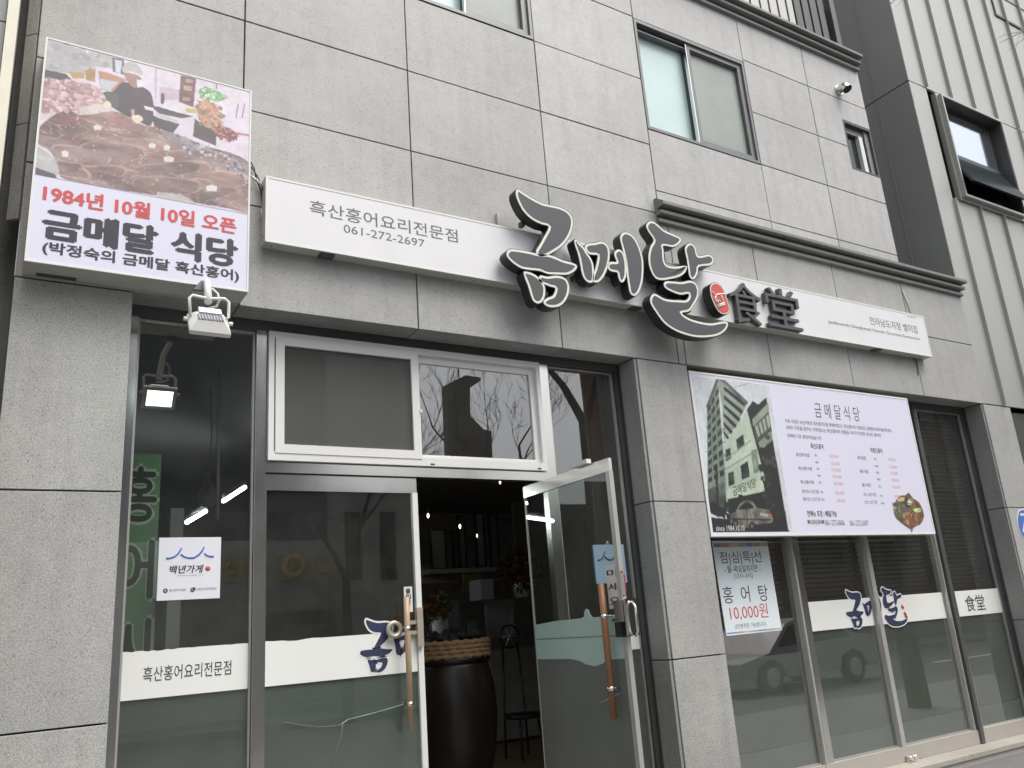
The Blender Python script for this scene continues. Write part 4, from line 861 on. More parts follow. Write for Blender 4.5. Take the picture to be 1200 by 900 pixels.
# skate dish photograph
def k7(*ps): return [V(920+x/6.667, 535+y/6.667, YM-.001) for x, y in ps]
dish = sm(k7((822,338),(850,362),(890,310),(940,300),(965,280),(1000,320),(1050,360),(1082,430),(1085,480),(1060,530),(1010,555),(990,600),(975,570),(920,530),(865,480),(845,420),(838,370)), 4)
xs_ = [p[0] for p in dish]; zs_ = [p[1] for p in dish]
cv = Canvas(min(xs_), max(xs_), min(zs_), max(zs_), 90, 90, (120, 96, 70)); F1 = fbm(90, 90, 4, 5, 1, 21); F2 = fbm(90, 90, 14, 3, 1, 22)
cv.poly(dish, (128, 100, 72), F2, 0, (70, 56, 42)); cv.poly(sm(k7((855,370),(930,380),(960,430),(930,500),(870,470)), 3), (82, 92, 78), F2, .4)
cv.poly(sm(k7((930,440),(1040,440),(1050,500),(980,540),(920,510)), 3), (176, 120, 84), F2, 0, (92, 58, 40)); cv.poly(sm(k7((940,320),(990,330),(1005,380),(960,400),(935,360)), 3), (50, 48, 44))
cv.poly(sm(k7((955,350),(975,335),(998,355),(980,378),(958,372)), 2), (200, 222, 180), F2, .3); cv.poly(sm(k7((1000,410),(1055,405),(1060,430),(1020,435)), 2), (190, 204, 130), F2, .4); cv.poly(sm(k7((880,330),(930,318),(930,345),(885,350)), 2), (196, 176, 130), F2, .2)
cv.poly(k7((840,390),(862,395),(860,410),(842,405)), (216, 220, 200))
cv.dabs(dish, [(150,118,84),(96,76,56),(70,62,46),(120,96,60),(176,140,100)], 60, .01, .05, 3); cv.finish(1, .12)
cv.mesh('dish_print', YM-.0008, MN, MT['print'], mask=cv.inside(dish))

# ================================================================== lunch poster, plaques and notices
LP = thing('lunch_poster', 'white lunch special poster priced 10,000 won taped inside the shop window', 'poster', (5.62, .26, -.2))
lx0, lx1, lz0, lz1 = V(850, 745, YG-.003)[0]+.0, V(916, 738, YG-.003)[0]-.0, -.20, .578
lx0 = 5.29
MB().prism([(lx0-.02, lz1+.0), (lx0, lz0-.005), (lx1, lz0+.0), (lx1-.01, lz1-.01)], YG-.004, YG-.0018).build('poster_sheet', noisy('poster_paper', (.76, .83, .86), .015, 3, .5), LP)
YL = YG-.0048
def lt(s, x0, x1, py, h, m, b=0): 
    a0 = V(x0, py, YL); a1 = V(x1, py, YL); text(s, (a0[0], a1[0], V((x0+x1)/2, py, YL)[1]-h/2, V((x0+x1)/2, py, YL)[1]+h/2), YL, MT[m], LP, bold=b)
lt('점|심|특|선', 843.5, 892, 654, .115, 'ink', .0); lt('- 월~목요일까지만 -', 849, 891, 666.5, .06, 'navy', .01); lt('(12시~3시)', 860, 882, 675, .06, 'navy')
lt('홍  어  탕', 847, 900, 696, .14, 'ink', .0); lt('10,000원', 855, 900, 717, .13, 'red', .0); lt('(2인분주문, 가능합니다)', 861, 898, 733, .045, 'navy')
fade = [mat('faded_print_%d' % i_, c_2, .5) for i_, c_2 in enumerate(((.22, .28, .48), (.55, .25, .27), (.55, .50, .30), (.28, .46, .30), (.20, .26, .45), (.55, .28, .30), (.34, .5, .32)))]
cs = list(range(7))
for k, cn in enumerate(cs):
    t0, t1 = k/7, (k+1)/7; dx = lx1-lx0
    box(lx0-.01+dx*t0+.005, lx0-.01+dx*t1, YL, YL+.0006, lz1-.055, lz1-.022, 'colour_patch', fade[cn], LP); box(lx0+.01+dx*t0*.98, lx0+.01+dx*t1*.98, YL, YL+.0006, lz0+.008, lz0+.02, 'colour_patch', fade[cn], LP)

def waves(parent, x0, x1, z0, z1, y, m, rr):
    W_ = x1-x0; H_ = z1-z0
    def arc(pts): MB().tube([(x0+W_*a, y, z0+H_*b) for a, b in pts], rr, 6).build('wave_mark', m, parent)
    arc([(0, .02), (.08, .05), (.17, .18), (.25, .45), (.31, .95)]); arc([(.30, .38), (.38, .14), (.48, .03), (.58, .05), (.68, .3), (.75, .65), (.79, 1)]); arc([(.80, .42), (.86, .22), (.93, .13), (1, .12)])
Q = thing('heritage_plaque', 'square white plaque with blue wave mark stuck on the left shop window', 'plaque', (1.02, .26, .28))
qx0, qx1, qz0, qz1 = V(183.5, 700, YG-.01)[0], V(257.5, 700, YG-.01)[0], .285, .643
MB().prism([(qx0, qz0), (qx1, qz0), (qx1, qz1), (qx0, qz1)], YG-.012, YG-.0015, .001).build('plate', MT['plaque'], Q)
YQ = YG-.0135; qw = qx1-qx0; qh = qz1-qz0
def qq(a, b, c_, d): return (qx0+qw*a, qx0+qw*b, qz0+qh*c_, qz0+qh*d)
waves(Q, qx0+qw*.12, qx0+qw*.88, qz0+qh*.66, qz0+qh*.84, YQ+.001, MT['blue'], .005)
text('백년가게', qq(.18, .72, .42, .55), YQ, MT['ink'], Q, bold=.02, shear=.2)
m_ = MB(lambda x, y, z: (qx0+qw*.79+x, YQ+z, qz0+qh*.49+y)); m_.lathe([(0, -.001), (.014, -.001), (.014, .0005)], (0, 0, 0), 16); m_.build('red_seal', MT['red'], Q)
text('중소벤처기업부', qq(.19, .45, .135, .175), YQ, MT['ink2'], Q); text('소상공인시장진흥공단', qq(.61, .94, .14, .18), YQ, MT['ink2'], Q); text('대한민국 오래된 가게', qq(.30, .72, .375, .392), YQ, MT['ink2'], Q)
for fx_, cc in ((.13, 'navy'), (.555, 'ink2')):
    m_ = MB(lambda x, y, z, fx_=fx_: (qx0+qw*fx_+x, YQ+z, qz0+qh*.155+y)); m_.lathe([(.006, -.001), (.0125, -.001), (.0125, .0005), (.006, .0005)], (0, 0, 0), 16); m_.build('ministry_emblem', MT[cc], Q)
box(qx0+qw*.555, qx0+qw*.60, YQ-.001, YQ, qz0+qh*.15, qz0+qh*.19, 'emblem_accent', MT['flower2'], Q)
Q2 = thing('blue_plaque', 'pale blue plaque with wave mark on the side pane behind the open door', 'plaque', (4.2, .26, .2))
ax, bx = V(697, 672, YG)[0], V(733, 672, YG)[0]
box(ax, bx, YG-.012, YG-.0015, .265, .56, 'plate', MT['plaqueblue'], Q2)
waves(Q2, ax+(bx-ax)*.1, ax+(bx-ax)*.9, .44, .51, YG-.013, MT['navy'], .006)
MB().tube([(ax+(bx-ax)*.45, YG-.006, .56), (ax+(bx-ax)*.5, YG-.006, .585), (ax+(bx-ax)*.55, YG-.006, .56)], .004, 6).build('hanging_loop', MT['plaque'], Q2)
# blue emblem on the right pillar
em = thing('blue_emblem_sign', 'blue shield-shaped emblem sign on the right granite pillar', 'sign', (10.0, -.01, .7))
def k8(*ps): return [V(1120+x/9, 560+y/9, -.004) for x, y in ps]
shp = k8((660,345),(690,330),(760,325),(840,330),(870,350),(880,430),(860,520),(820,600),(770,660),(720,640),(680,580),(650,490),(645,420))
MB().prism(shp, -.006, -.002).build('plate', MT['vinyl'], em); MB().prism(inset(shp if area(shp) > 0 else shp[::-1], .012), -.008, -.006).build('blue_field', MT['blue'], em)
MB().prism(k8((675,375),(850,372),(852,395),(676,400)), -.009, -.0082).build('white_bar', MT['vinyl'], em); MB().prism(k8((700,560),(718,450),(740,500),(770,430),(800,540),(800,590),(730,600)), -.009, -.0082).build('white_figure', MT['vinyl'], em)

# ================================================================== metal-clad building on the right
MC = thing('metal_clad_building', 'grey beige standing-seam metal clad building next door on the right', 'building', (12, 0, -ZO))
XM = 9.60
seams = [9.98+.56*k for k in range(9)]
xs = [XM+.004]+seams+[15.2]
wx0, wx1, wz0, wz1 = 10.14, 11.60, 4.80, 6.30
for k in range(len(xs)-1):
    a_, b_ = xs[k], xs[k+1]
    for z0, z1 in ((2.06 if a_ < 10.1 else 1.98, 6.375), (6.39, 11)):
        segs = [(z0, z1)]
        if b_ > wx0 and a_ < wx1 and z0 < 6.3: segs = [(z0, wz0-.04)]
        for s0, s1 in segs:
            box(a_+.003, b_-.003, .0, .03, s0, s1, 'cladding_panel', MT['metalwall'], MC)
            if k and b_: 
                box(a_-.005, a_+.005, -.040, .001, s0, s1, 'seam', MT['metalwall'], MC)
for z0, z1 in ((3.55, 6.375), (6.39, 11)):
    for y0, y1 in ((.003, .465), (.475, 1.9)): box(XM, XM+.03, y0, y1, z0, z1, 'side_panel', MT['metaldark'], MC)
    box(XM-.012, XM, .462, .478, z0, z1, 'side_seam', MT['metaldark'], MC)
box(XM+.03, 15.2, .26, 1.9, 1.9, 11, 'wall_core', MT['core'], MC); box(10.12, 15.2, .034, .2, -ZO, 2.0, 'wall_core', MT['core'], MC) 
box(9.58, 9.62, 1.9, 2.0, 3.5, 11, 'rear_wall', MT['core'], MC)
def mwin(x0, x1, z0, z1, y0=-.09):
    Wn = MB().ring(x0, x1, z0, z1, .03, y0, .03).build('window', MT['metalwall'], MC)
    MB().ring(x0-.035, x1+.035, z0-.035, z1+.035, .034, -.035, .03).build('outer_trim', MT['metalwall'], Wn)
    MB().ring(x0+.03, x1-.03, z0+.03, z1-.03, .004, y0+.02, .22).build('reveal_lining', MT['darkframe'], Wn)
    zb = z0+(z1-z0)*.47
    box(x0+.034, x1-.034, .10, .215, z0+.034, z1-.034, 'inner_frame', MT['greyframe'], Wn)
    box(x0+.04, x1-.16, .07, .098, zb+.06, z1-.10, 'fixed_pane', MT['skypane'], Wn)
    box(x0+.04, x1-.04, .06, .098, zb, zb+.05, 'crossbar', MT['darkframe'], Wn)
    MB().add([(x0+.05, .09, zb-.01), (x1-.05, .09, zb-.01), (x1-.05, -.17, z0+.17), (x0+.05, -.17, z0+.17), (x0+.05, .055, zb-.01), (x1-.05, .055, zb-.01), (x1-.05, -.205, z0+.17), (x0+.05, -.205, z0+.17)],
             [(0, 1, 2, 3), (7, 6, 5, 4), (0, 4, 5, 1), (1, 5, 6, 2), (2, 6, 7, 3), (3, 7, 4, 0)]).build('opened_sash', MT['darkpane'], Wn)
    box(x0+.04, x1-.04, .08, .097, z0+.04, zb-.01, 'dark_gap', MT['black'], Wn)
mwin(10.14, 11.60, 4.80, 6.30)
W2 = MB().ring(12.5, 14.4, 8.47, 10.4, .035, -.02, .035).build('window', MT['darkframe'], MC)
box(12.53, 14.37, .004, .033, 8.5, 10.37, 'pane', MT['skypane'], W2); box(12.53, 14.37, -.01, .003, 8.95, 8.98, 'crossbar', MT['greyframe'], W2)
box(10.14, 12.5, .10, .13, -ZO, 1.86, 'side_shop_pane', MT['darkpane'], MC); box(10.13, 12.5, .05, .09, 1.87, 1.97, 'side_shop_head', MT['darkframe'], MC)
a_ = V(1196, 560, .09); box(a_[0], a_[0]+.5, .085, .099, a_[1]-.8, a_[1]+.3, 'side_shop_poster', MT['pink'], MC)

# ================================================================== neighbour on the left
NB = thing('left_neighbour_building', 'narrow strip of stone neighbour building with cream corner trim at the left edge', 'building', (-1, -.3, -ZO))
for z0, z1 in ((-1.5, .4), (.4, 1.6), (1.6, 2.35), (2.35, 3.0), (3.0, 3.45), (3.45, 4.1), (4.1, 5.2)): box(-3, -.165, -.285, -.25, z0+.005, z1-.005, 'stone_slab', MT['neighbour'], NB)
box(-.162, -.108, -.31, -.25, 2.0, 5.5, 'corner_trim', MT['cream'], NB); box(-.162, -.108, -.305, -.25, -ZO, 1.99, 'corner_trim', MT['darkframe'], NB)
box(-.16, -.11, -.249, 2.6, 1.6, 5.5, 'side_wall', MT['shade'], NB); box(-3, -.17, -.249, 2.6, -ZO, 5.4, 'wall_core', MT['core'], NB); box(-.158, -.112, -.249, 2.6, -ZO, 1.595, 'side_wall', MT['core'], NB)
box(-.168, -.10, -.318, -.24, 1.83, 1.85, 'trim_clamp', MT['steel'], NB)

# ================================================================== inside the shop
def at(u, v, y): x, z = V(u, v, y); return (x, y, z)
# LED tubes
for k, (p, q_) in enumerate((((262, 587), (287, 571)), ((219, 612), (241, 599)))):
    t = thing('led_tube', ('glowing white LED tube lamp, upper of the two behind the left window', 'glowing white LED tube lamp, lower of the two behind the left window')[k], 'lamp', at(*p, 3.0), 'LED tube lamps inside the left window')
    MB().tube([at(*p, 3.0), at(*q_, 3.9)], .019, 8).build('tube', MT['glow'], t)
    a_ = Vector(at(*p, 3.0)); b_ = Vector(at(*q_, 3.9)); MB().tube([a_+Vector((0, 0, .05)), b_+Vector((0, 0, .05))], .025, 6).build('batten', MT['greyframe'], t)
pd = thing('pendant_lamp', 'small unlit grey pear-shaped pendant lamp behind the left window', 'lamp', at(243, 580, 2.0))
c_ = at(243, 580, 2.0); MB().lathe([(0, -.10), (.05, -.09), (.075, -.04), (.07, .02), (.04, .08), (.018, .14), (.012, .18)], c_, 16).build('shade', mat('grey_lamp_shade', (.32, .30, .24), .4), pd)
MB().tube([(c_[0], c_[1], c_[2]+.18), (c_[0]+.02, c_[1], c_[2]+.5), (c_[0], c_[1], 2.1)], .006, 6).build('cord', MT['greyframe'], pd)
rd = solo(MB().tube([at(257, 434, 1.0), at(255, 610, 1.0)], .012, 8).build('hanging_rod', MT['steel2']), 'thin metal rod hanging behind the left window', 'rod')
dl = thing('ceiling_lamp', 'round warm yellow ceiling lamp behind the pane right of the transom', 'lamp', at(654, 466, 2.0))
c_ = at(654, 466, 2.0); MB().lathe([(0, 0), (.10, 0), (.11, .02), (.10, .04), (0, .04)], c_, 24).build('lens', MT['warm'], dl); MB().tube([(c_[0], c_[1], c_[2]+.03), (c_[0], c_[1], 2.12)], .01, 6).build('stem', MT['black'], dl)
bn = thing('green_banner', 'green upright banner with dark brush letters behind the left window', 'banner', (.8, .45, -.1))
gx0, gx1 = V(148, 650, .45)[0]-.06, V(184, 650, .45)[0]
box(gx0, gx1, .45, .455, -.3, 1.18, 'cloth', MT['banner'], bn)
for k, ch in enumerate('홍어시'):
    zt = 1.10-k*.45; w_ = gx1-gx0
    text(ch, (gx0+.015, gx1-.015, zt-.34, zt), .4485, MT['bannerline'], bn, bold=.07); text(ch, (gx0+.022, gx1-.022, zt-.333, zt-.007), .4475, MT['bannerink'], bn, bold=.03)
pc = solo(box(*[V(196, 700, .8)[0], V(212, 700, .8)[0]], .8, .95, -.4, .9, 'inner_column', MT['render_']), 'pale square column standing behind the left window', 'column')
# wood lining behind the right side pane
wl = thing('wood_panelling', 'brown timber panelling and brace behind the side pane right of the door', 'panelling', (4.5, .6, -1.4))
a_, b_ = V(690, 520, .6)[0], V(735, 620, .6)[0]
for k in range(4): box(a_+k*(b_-a_)/4, a_+(k+1)*(b_-a_)/4-.004, .6, .63, -1.42, 2.1, 'board', MT['woodpanel'], wl)
# hanging spots
for k, p in enumerate(((501.7, 605.5), (539, 618), (558.5, 629), (586, 566))):
    s_ = thing('spot_lamp', ('tiny warm spot lamp nearest the closed door leaf inside the dark doorway', 'tiny warm spot lamp above the leaning picture frame inside the doorway', 'tiny warm spot lamp just above the inner picture shelf', 'tiny warm spot lamp highest under the dark ceiling near the open door')[k], 'lamp', at(*p, 4.5+k*.4), 'spot lamps inside the doorway')
    c_ = at(*p, 4.5+k*.4); MB().lathe([(0, -.02), (.010, -.008), (.014, .004), (.014, .02), (0, .065)], c_, 10).build('bulb', MT['spot'], s_)
    MB().tube([(c_[0], c_[1], c_[2]+.04), (c_[0], c_[1], c_[2]+.16)], .02, 8).build('lamp_can', MT['black'], s_)
# jar with straw rope
jc = V(533, 830, 1.9); jx = jc[0]
J = thing('brown_jar', 'large dark brown glazed earthenware jar just inside the doorway', 'jar', (jx, 1.9, -1.42))
z0 = -1.42; zt = V(533, 773, 1.9)[1]; hh = zt-z0; rr = (V(577, 850, 1.9)[0]-V(487, 850, 1.9)[0])/2
MB().lathe([(0, 0), (rr*.62, 0), (rr*.70, hh*.08), (rr*.92, hh*.38), (rr, hh*.62), (rr*.97, hh*.80), (rr*.86, hh*.95), (rr*.82, hh), (rr*.7, hh)], (jx, 1.9, z0), 32).build('jar_body', MT['jar'], J)
MB().lathe([(rr*.80, hh*.97), (rr*.90, hh*.985), (rr*.90, hh*1.02), (rr*.78, hh*1.02)], (jx, 1.9, z0), 32).build('rim', MT['jar'], J)
rp = thing('straw_rope_ring', 'plaited straw rope wreath lying on top of the brown jar', 'rope', (jx, 1.9, zt))
for k in range(4):
    pts = []
    for i in range(61):
        a_ = 2*math.pi*i/60; wv_ = .010*math.sin(a_*22+k*1.6); r2 = rr*.86+wv_; pts.append((jx+r2*math.cos(a_), 1.9+r2*math.sin(a_), zt+.035+k*.036+.008*math.cos(a_*22+k*1.6)))
    MB().tube(pts, .024, 7, cap=False).build('rope_strand', MT['straw'], rp)
ch_ = MB()
for i in range(26):
    a_ = random.uniform(0, 6.28); r2 = rr*.7*math.sqrt(random.random()); s2 = random.uniform(.03, .055)
    ch_.lathe([(0, -s2), (s2*.8, -s2*.5), (s2, 0), (s2*.7, s2*.6), (0, s2)], (jx+r2*math.cos(a_), 1.9+r2*math.sin(a_), zt+.15+random.uniform(0, .07)), 6)
ck = solo(ch_.build('charcoal_heap', MT['charcoal']), 'heap of black charcoal lumps inside the straw rope ring', 'charcoal'); ck['kind'] = 'stuff'
# flowers
def bouquet(name, lab, u, v, y, r_, n, mats, pot_h):
    t = thing(name, lab, 'flowers', at(u, v, y)); c_ = at(u, v, y)
    for mi, mm in enumerate(mats):
        m_ = MB()
        for i in range(n):
            d = Vector((random.gauss(0, 1), random.gauss(0, 1), random.gauss(0, 1))).normalized()*r_*random.uniform(.4, 1); q_ = Vector(c_)+d; s2 = r_*.13
            for j in range(5):
                a_ = j*1.256+random.random(); e = Vector((math.cos(a_), random.uniform(-.5, .5), math.sin(a_)))*s2; f2 = Vector((math.cos(a_+.9), random.uniform(-.5, .5), math.sin(a_+.9)))*s2
                m_.add([tuple(q_), tuple(q_+e), tuple(q_+(e+f2)*.9), tuple(q_+f2)], [(0, 1, 2, 3)])
        m_.build(('foliage', 'blossoms', 'blossoms')[mi], mm, t, kind='stuff', recalc=False)
    MB().lathe([(r_*.3, -r_-pot_h), (r_*.4, -r_*.6), (r_*.35, -r_*.5)], c_, 14).build('vase', MT['paper'], t)
bouquet('flower_arrangement', 'red and orange flowers in a vase inside the doorway behind the jar', 512, 712, 2.9, .16, 60, [MT['leaf'], MT['flower'], MT['flower2']], .2)
bouquet('flower_arrangement', 'red blossoms hanging high on the wall near the opened door', 609, 668, 4.6, .30, 70, [MT['leaf'], MT['flower'], MT['flower']], .05)
# picture shelf, frames, boards
YB = 5.4
sh = thing('picture_shelf', 'long dark wall shelf carrying leaning picture frames deep inside', 'shelf', at(545, 640, YB))
a_, b_ = at(493, 655, YB), at(596, 634, YB); box(a_[0], b_[0]+.35, YB-.28, YB+.1, a_[2]-.22, a_[2]-.16, 'board', MT['intwall'], sh); box(a_[0], b_[0]+.35, YB+.1, YB+.14, a_[2]-.32, a_[2]-.1, 'back_rail', MT['intwall'], sh)
fr_ = [((503, 620), (523, 643), 0, 'grey'), ((528, 622), (533, 637), 0, 'gold'), ((535, 604), (546, 634), 0, 'grey2'), ((555, 600), (568, 628), 0, 'pale'), ((571, 601), (584, 628), 0, 'green')]
labs = ['grey picture frame at the left end of the inner shelf', 'narrow yellow picture beside the grey frame on the inner shelf', 'tall leaning picture frame in the middle of the inner shelf', 'pale picture frame right of the leaning frame on the inner shelf', 'greenish picture frame at the right end of the inner shelf']
fc = [(.16, .16, .16), (.42, .34, .06), (.12, .12, .12), (.14, .17, .16), (.08, .11, .09)]
for k, (p, q_, _, _) in enumerate(fr_):
    t = thing('framed_picture', labs[k], 'picture', at(p[0], q_[1], YB-.1), 'picture frames on the inner shelf'); x0, z1 = V(*p, YB-.1); x1, z0 = V(*q_, YB-.1); zb = a_[2]-.16
    MB().ring(x0, x1, zb, z1, .025, YB-.11, YB-.08).build('frame', MT['black'], t); box(x0+.02, x1-.02, YB-.10, YB-.09, zb+.02, z1-.02, 'picture', mat('picture_%d' % k, fc[k], .4), t)
def sheet(name, lab, cat, p, q_, y, m, lines=0, t=.02):
    x0, z1 = V(*p, y); x1, z0 = V(*q_, y); th_ = thing(name, lab, cat, (x0, y, z0)); box(x0, x1, y, y+t, z0, z1, 'panel', m, th_)
    for k in range(lines):
        zz_ = z1-(k+1)*(z1-z0)/(lines+1); text('흑산홍어 삼합 회 찜 탕', (x0+.04, x1-.06, zz_-.02, zz_+.02), y-.002, MT['ink2'], th_)
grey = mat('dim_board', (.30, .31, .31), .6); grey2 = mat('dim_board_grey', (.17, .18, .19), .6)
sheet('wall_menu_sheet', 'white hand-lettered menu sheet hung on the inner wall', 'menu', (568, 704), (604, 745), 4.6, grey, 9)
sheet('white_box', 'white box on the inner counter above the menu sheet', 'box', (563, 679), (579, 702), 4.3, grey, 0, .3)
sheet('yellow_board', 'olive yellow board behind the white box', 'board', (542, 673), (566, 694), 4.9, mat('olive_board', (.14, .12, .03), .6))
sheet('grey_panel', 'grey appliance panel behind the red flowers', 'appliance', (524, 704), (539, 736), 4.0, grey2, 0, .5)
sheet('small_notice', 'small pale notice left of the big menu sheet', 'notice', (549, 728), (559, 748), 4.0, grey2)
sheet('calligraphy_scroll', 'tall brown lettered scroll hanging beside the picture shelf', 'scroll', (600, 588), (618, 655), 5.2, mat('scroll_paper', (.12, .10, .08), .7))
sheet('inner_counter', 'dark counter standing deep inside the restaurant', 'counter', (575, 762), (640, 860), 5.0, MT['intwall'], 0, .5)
chr_ = thing('round_back_chair', 'dark wrought chair with a round openwork back inside the doorway', 'chair', (V(597, 760, 3.8)[0], 3.8, -1.42))
c_ = at(597, 746, 3.8); r2 = .13
MB().tube([(c_[0]+r2*math.cos(t), 3.8, c_[2]+r2*math.sin(t)) for t in [6.2832*i/24 for i in range(25)]], .012, 6, cap=False).build('back_ring', MT['black'], chr_)
for k in range(3): a2 = k*1.047; MB().tube([(c_[0]-r2*math.cos(a2), 3.8, c_[2]-r2*math.sin(a2)), (c_[0]+r2*math.cos(a2), 3.8, c_[2]+r2*math.sin(a2))], .008, 6).build('back_bar', MT['steel2'], chr_)
zs = -1.0; MB().lathe([(0, 0), (.2, 0), (.21, .02), (.2, .05), (0, .06)], (c_[0], 3.62, zs), 20).build('seat', MT['black'], chr_)
for sx_ in (-1, 1):
    MB().tube([(c_[0]+sx_*.15, 3.80, -1.42), (c_[0]+sx_*.14, 3.79, zs+.04), (c_[0]+sx_*.1, 3.8, c_[2]-.08)], .012, 6).build('leg', MT['black'], chr_); MB().tube([(c_[0]+sx_*.15, 3.45, -1.42), (c_[0]+sx_*.12, 3.5, zs+.01)], .012, 6).build('leg', MT['black'], chr_)

# ================================================================== ground
g = MB().box(-60, 80, -4.2, .5, -ZO-.14, -ZO).build('pavement', MT['paving'], None, kind='structure')
g = MB().box(-60, 80, -12.2, -4.2, -ZO-.3, -ZO-.14).build('road', MT['asphalt'], None, kind='structure')
g = MB().box(-60, 80, -16, -12.2, -ZO-.14, -ZO).build('far_pavement', MT['paving'], None, kind='structure')
g = MB().box(-300, 300, -300, 300, -ZO-.5, -ZO-.31).build('ground', MT['asphalt'], None, kind='structure')
g = MB()
for k in range(10): g.box(-28+k*7, -25+k*7, -8.25, -8.13, -ZO-.139, -ZO-.135)
g.build('road_marking', MT['white'], None, kind='structure')

# ================================================================== across the street (seen in the glass)
def UVr(u, v, d):                               # pixel of a reflection -> real point at distance y=-d in front of the facade
    x, z = V(u, v, .54+d); return x, z
def across(name, lab, u0, u1, vtop, d, mtl, depth=8, vm=500, top=None):
    x0 = UVr(u0, vm, d)[0]; x1 = UVr(u1, vm, d)[0]; z = top if top else UVr((u0+u1)/2, vtop, d)[1]; t = thing(name, lab, 'building', ((x0+x1)/2, -d-depth/2, -ZO))
    box(x0, x1, -d-depth, -d, -ZO, z, 'wall', mtl, t); return t, x0, x1, z
t, x0, x1, z = across('brick_building', 'dark brown brick building across the street reflected in the right windows', 712, 1500, 150, 15, MT['brick'], 1.2, top=8.3)
for i in range(14):
    for j in range(3):
        xw = x0+1.2+i*2.0
        if xw < x1-1: Wn = MB().ring(xw, xw+1.3, 1.2+j*3, 2.7+j*3, .08, -15, -14.93).build('window', MT['darkframe'], t); box(xw+.08, xw+1.22, -14.99, -14.97, 1.28+j*3, 2.62+j*3, 'pane', MT['darkpane'], Wn)
t, x0, x1, z = across('navy_signboard_building', 'navy and grey shop building across the street reflected in the left window', -200, 382, 340, 14.5, MT['navywall'], 1.2)
xa = UVr(-200, 600, 14.5)[0]
box(x0+.1, x1+.01, -14.5, -14.42, -ZO, UVr(300, 635, 14.5)[1], 'lower_wall', MT['render_'], t)
a_ = UVr(262, 672, 14.3)[0]; zt_ = UVr(300, 668, 14.3)[1]
text('심플 갤러리', (a_, a_+2.6, zt_-.25, zt_+.35), -14.38, MT['gold'], t, bold=.03, ext=.03)
m_ = MB(lambda x, y, z: (UVr(345, 657, 14.3)[0]+x, -14.38+z, zt_+.05+y)); m_.lathe([(.16, -.02), (.30, -.02), (.30, .02), (.16, .02), (.16, -.02)], (0, 0, 0), 12); m_.build('gold_emblem', MT['gold'], t)
xs0_ = UVr(312, 700, 14.5)[0]; 
for k in range(14): box(xs0_, xs0_+2.0, -14.41+.0, -14.38, -ZO+k*.16, -ZO+k*.16+.15, 'shutter_slat', MT['greyframe'], t)
t, x0, x1, z = across('pale_building', 'pale rendered building with slit windows across the street', 378, 520, 560, 14.6, MT['render_'], 1.2)
for u in (405, 446): xx = UVr(u, 640, 14.6)[0]; box(xx, xx+.42, -14.6, -14.58, UVr(u, 680, 14.6)[1], UVr(u, 600, 14.6)[1], 'slit_window', MT['darkpane'], t)
t, x0, x1, z = across('low_brick_row', 'low brown row of houses across the street behind the bare trees', 500, 712, 590, 17, MT['church'], 1.2)
# church tower
CH = thing('church_tower', 'brown church tower with a cross reflected in the transom window', 'church', (UVr(545, 500, 45)[0], -47, -ZO))
dC = 45
def cpt(u, v): return UVr(u, v, dC)
zlow = -ZO
pts = [cpt(523, 451), cpt(546, 440), cpt(563, 443), cpt(563, 447), cpt(551, 455), cpt(551, 488), cpt(566, 503), cpt(575, 505), cpt(576, 532)]
poly_ = pts+[(pts[-1][0], zlow), (cpt(526, 532)[0], zlow)]
MB().prism(poly_, -dC-.8, -dC).build('tower', MT['church'], CH)
a_ = cpt(534, 480); MB().box(a_[0]-.1, a_[0]+.1, -dC, -dC+.3, a_[1]-2.2, a_[1]+1.6).box(a_[0]-.75, a_[0]-.11, -dC, -dC+.3, a_[1]+.2, a_[1]+.4).box(a_[0]+.11, a_[0]+.75, -dC, -dC+.3, a_[1]+.2, a_[1]+.4).build('cross', MT['black'], CH)
a_ = cpt(545.5, 440); MB().tube([(a_[0], -dC-1, a_[1]-.2), (a_[0], -dC-1, a_[1]+1.0)], .05, 6).build('spire_rod', MT['black'], CH)

# bare trees
def limb(m_, p, d, r_, ln, lvl, n=3, up=.25):
    pts = [p]; q_ = p.copy(); dd = d.copy(); k = 4
    for i in range(k):
        dd = (dd+Vector((random.gauss(0, .13), random.gauss(0, .13), random.gauss(0, .08)+up*.12))).normalized(); q_ = q_+dd*ln/k; pts.append(q_.copy())
    m_.tube([tuple(a) for a in pts], [max(.004, r_*(1-.55*i/k)) for i in range(k+1)], 5 if lvl > 1 else 8, cap=False)
    if lvl < 5:
        for i in range(n if lvl else 2):
            t = random.uniform(.45, 1) if i else 1; b_ = pts[min(k, int(t*k))]; ax_ = Vector((random.gauss(0, 1), random.gauss(0, 1), random.gauss(0, .6))).normalized()
            nd = (dd+ax_*.65+Vector((0, 0, up))).normalized(); limb(m_, b_, nd, max(.004, r_*.5*random.uniform(.8, 1.1)), ln*random.uniform(.6, .8), lvl+1, n, up)
def tree(lab, x, y, r_, fork, seeds, lean=0):
    random.seed(seeds); t = thing('bare_tree', lab, 'tree', (x, y, -ZO-.05))
    tr_ = MB(); tr_.tube([(x, y, -ZO-.05), (x+.03, y, 0), (x+lean*.5, y, fork*.6), (x+lean, y, fork)], [r_*1.3, r_*1.05, r_*.95, r_*.9], 12, cap=False); tr_.build('trunk', MT['bark'], t)
    for s_ in (-1, 1):
        m_ = MB(); limb(m_, Vector((x+lean, y, fork-.1)), Vector((s_*.42, random.uniform(-.2, .2), .9)).normalized(), r_*.72, 2.3, 0, 3); m_.build('limb', MT['bark'], t)
x_, z_ = UVr(684, 492, 11.2); tree('bare forked tree across the street reflected in the pane beside the door', x_, -11.2, .17, z_, 5)
x_, z_ = UVr(405, 640, 11.2); tree('bare slender tree across the street reflected in the closed door', x_, -11.2, .09, z_-.6, 9)
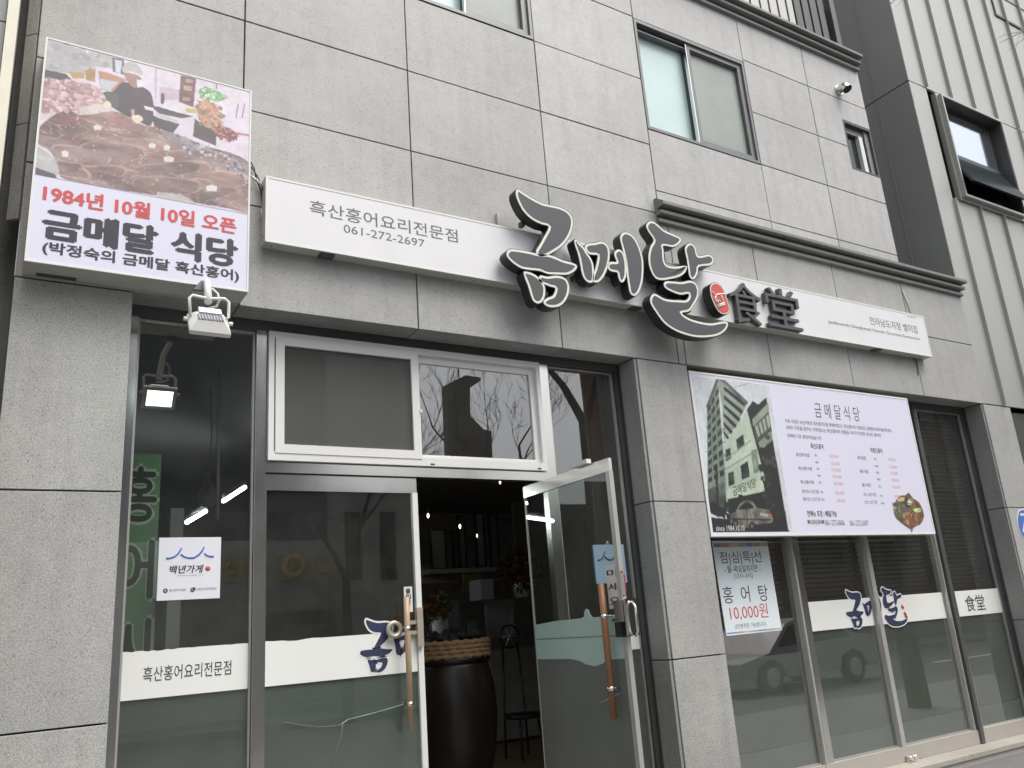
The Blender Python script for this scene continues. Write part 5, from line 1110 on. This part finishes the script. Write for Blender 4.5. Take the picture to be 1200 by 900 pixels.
x_, z_ = UVr(596, 560, 12.6); tree('bare tree across the street whose twigs are reflected in the transom', x_, -12.6, .10, z_-1.2, 12)
# street tree by the right-hand building, twig tips reach into the picture
random.seed(4)
TR = thing('street_tree', 'bare street tree whose thin twigs reach in at the top right', 'tree', (11.6, -2.4, -ZO))
MB().tube([(11.6, -2.4, -ZO), (11.55, -2.4, 1.5), (11.4, -2.35, 3.6), (11.2, -2.2, 5.4)], [.16, .13, .10, .06], 10, cap=False).build('trunk', MT['bark'], TR)
def tw(pxs, y, r_):
    p_ = [at(u, v, y) for u, v in pxs]; MB().tube(p_, [r_*(1-.75*i/(len(p_)-1)) for i in range(len(p_))], 5, cap=False).build('twig', MT['twig'], TR)
tw(((1300, 60), (1240, 40), (1200, 36), (1186, 43), (1172, 50)), -1.6, .012); tw(((1240, 40), (1205, 30), (1192, 38), (1178, 40), (1166, 47)), -1.6, .007); tw(((1225, 38), (1200, 45), (1190, 53), (1180, 60)), -1.6, .006); tw(((1200, 33), (1193, 45), (1190, 60)), -1.6, .004)
tw(((1120, -60), (1075, -20), (1052, -4), (1045, 4), (1036, 1)), -1.2, .010); tw(((1075, -20), (1062, -4), (1054, 4), (1049, 8)), -1.2, .005); tw(((1062, -8), (1046, 0), (1041, 8)), -1.2, .004)
MB().tube([(11.2, -2.2, 5.4), at(1300, 60, -1.6), at(1290, 55, -1.6)], [.05, .014, .012], 6, cap=False).build('limb', MT['bark'], TR)
MB().tube([(11.2, -2.2, 5.4), (10.0, -1.7, 7.2), at(1120, -60, -1.2)], [.05, .025, .010], 6, cap=False).build('limb', MT['bark'], TR)

# parked car on the far side, seen as a pale shape in the frosted panes
CR = thing('parked_car', 'white parked car across the street reflected in the frosted right windows', 'car', (7.0, -7.2, -ZO-.14))
x0 = UVr(850, 800, 7)[0]+.3; zc = -ZO-.14
side = [(0, .35), (.05, .62), (.9, .78), (1.5, 1.32), (1.9, 1.42), (3.0, 1.40), (3.7, .98), (4.35, .92), (4.45, .5), (4.4, .3), (3.95, .3), (3.85, .55), (3.5, .68), (3.15, .55), (3.05, .28), (1.35, .28), (1.25, .55), (.9, .66), (.55, .55), (.45, .3)]
MB().prism([(x0+a, zc+b) for a, b in side], -8.6, -6.9, .04).build('body', MT['carpaint'], CR)
for y_ in (-6.895, -8.61): MB().prism([(x0+a, zc+b) for a, b in ((1.15, .88), (1.58, 1.28), (2.25, 1.33), (2.25, .9))], y_, y_+.01).build('side_window', MT['darkpane'], CR); MB().prism([(x0+a, zc+b) for a, b in ((2.33, .9), (2.33, 1.33), (2.95, 1.31), (3.5, .94))], y_, y_+.01).build('side_window', MT['darkpane'], CR)
for wx in (.9, 3.5):
    for y_ in (-8.6, -7.06):
        wl_ = MB().tube([(x0+wx, y_, zc+.31), (x0+wx, y_+.18, zc+.31)], .31, 20).build('wheel', MT['tyre'], CR); MB().tube([(x0+wx, y_+.182, zc+.31), (x0+wx, y_+.19, zc+.31)], .19, 14).build('rim', MT['chrome'], wl_)
# shading through recesses: smooth flags are already set per face
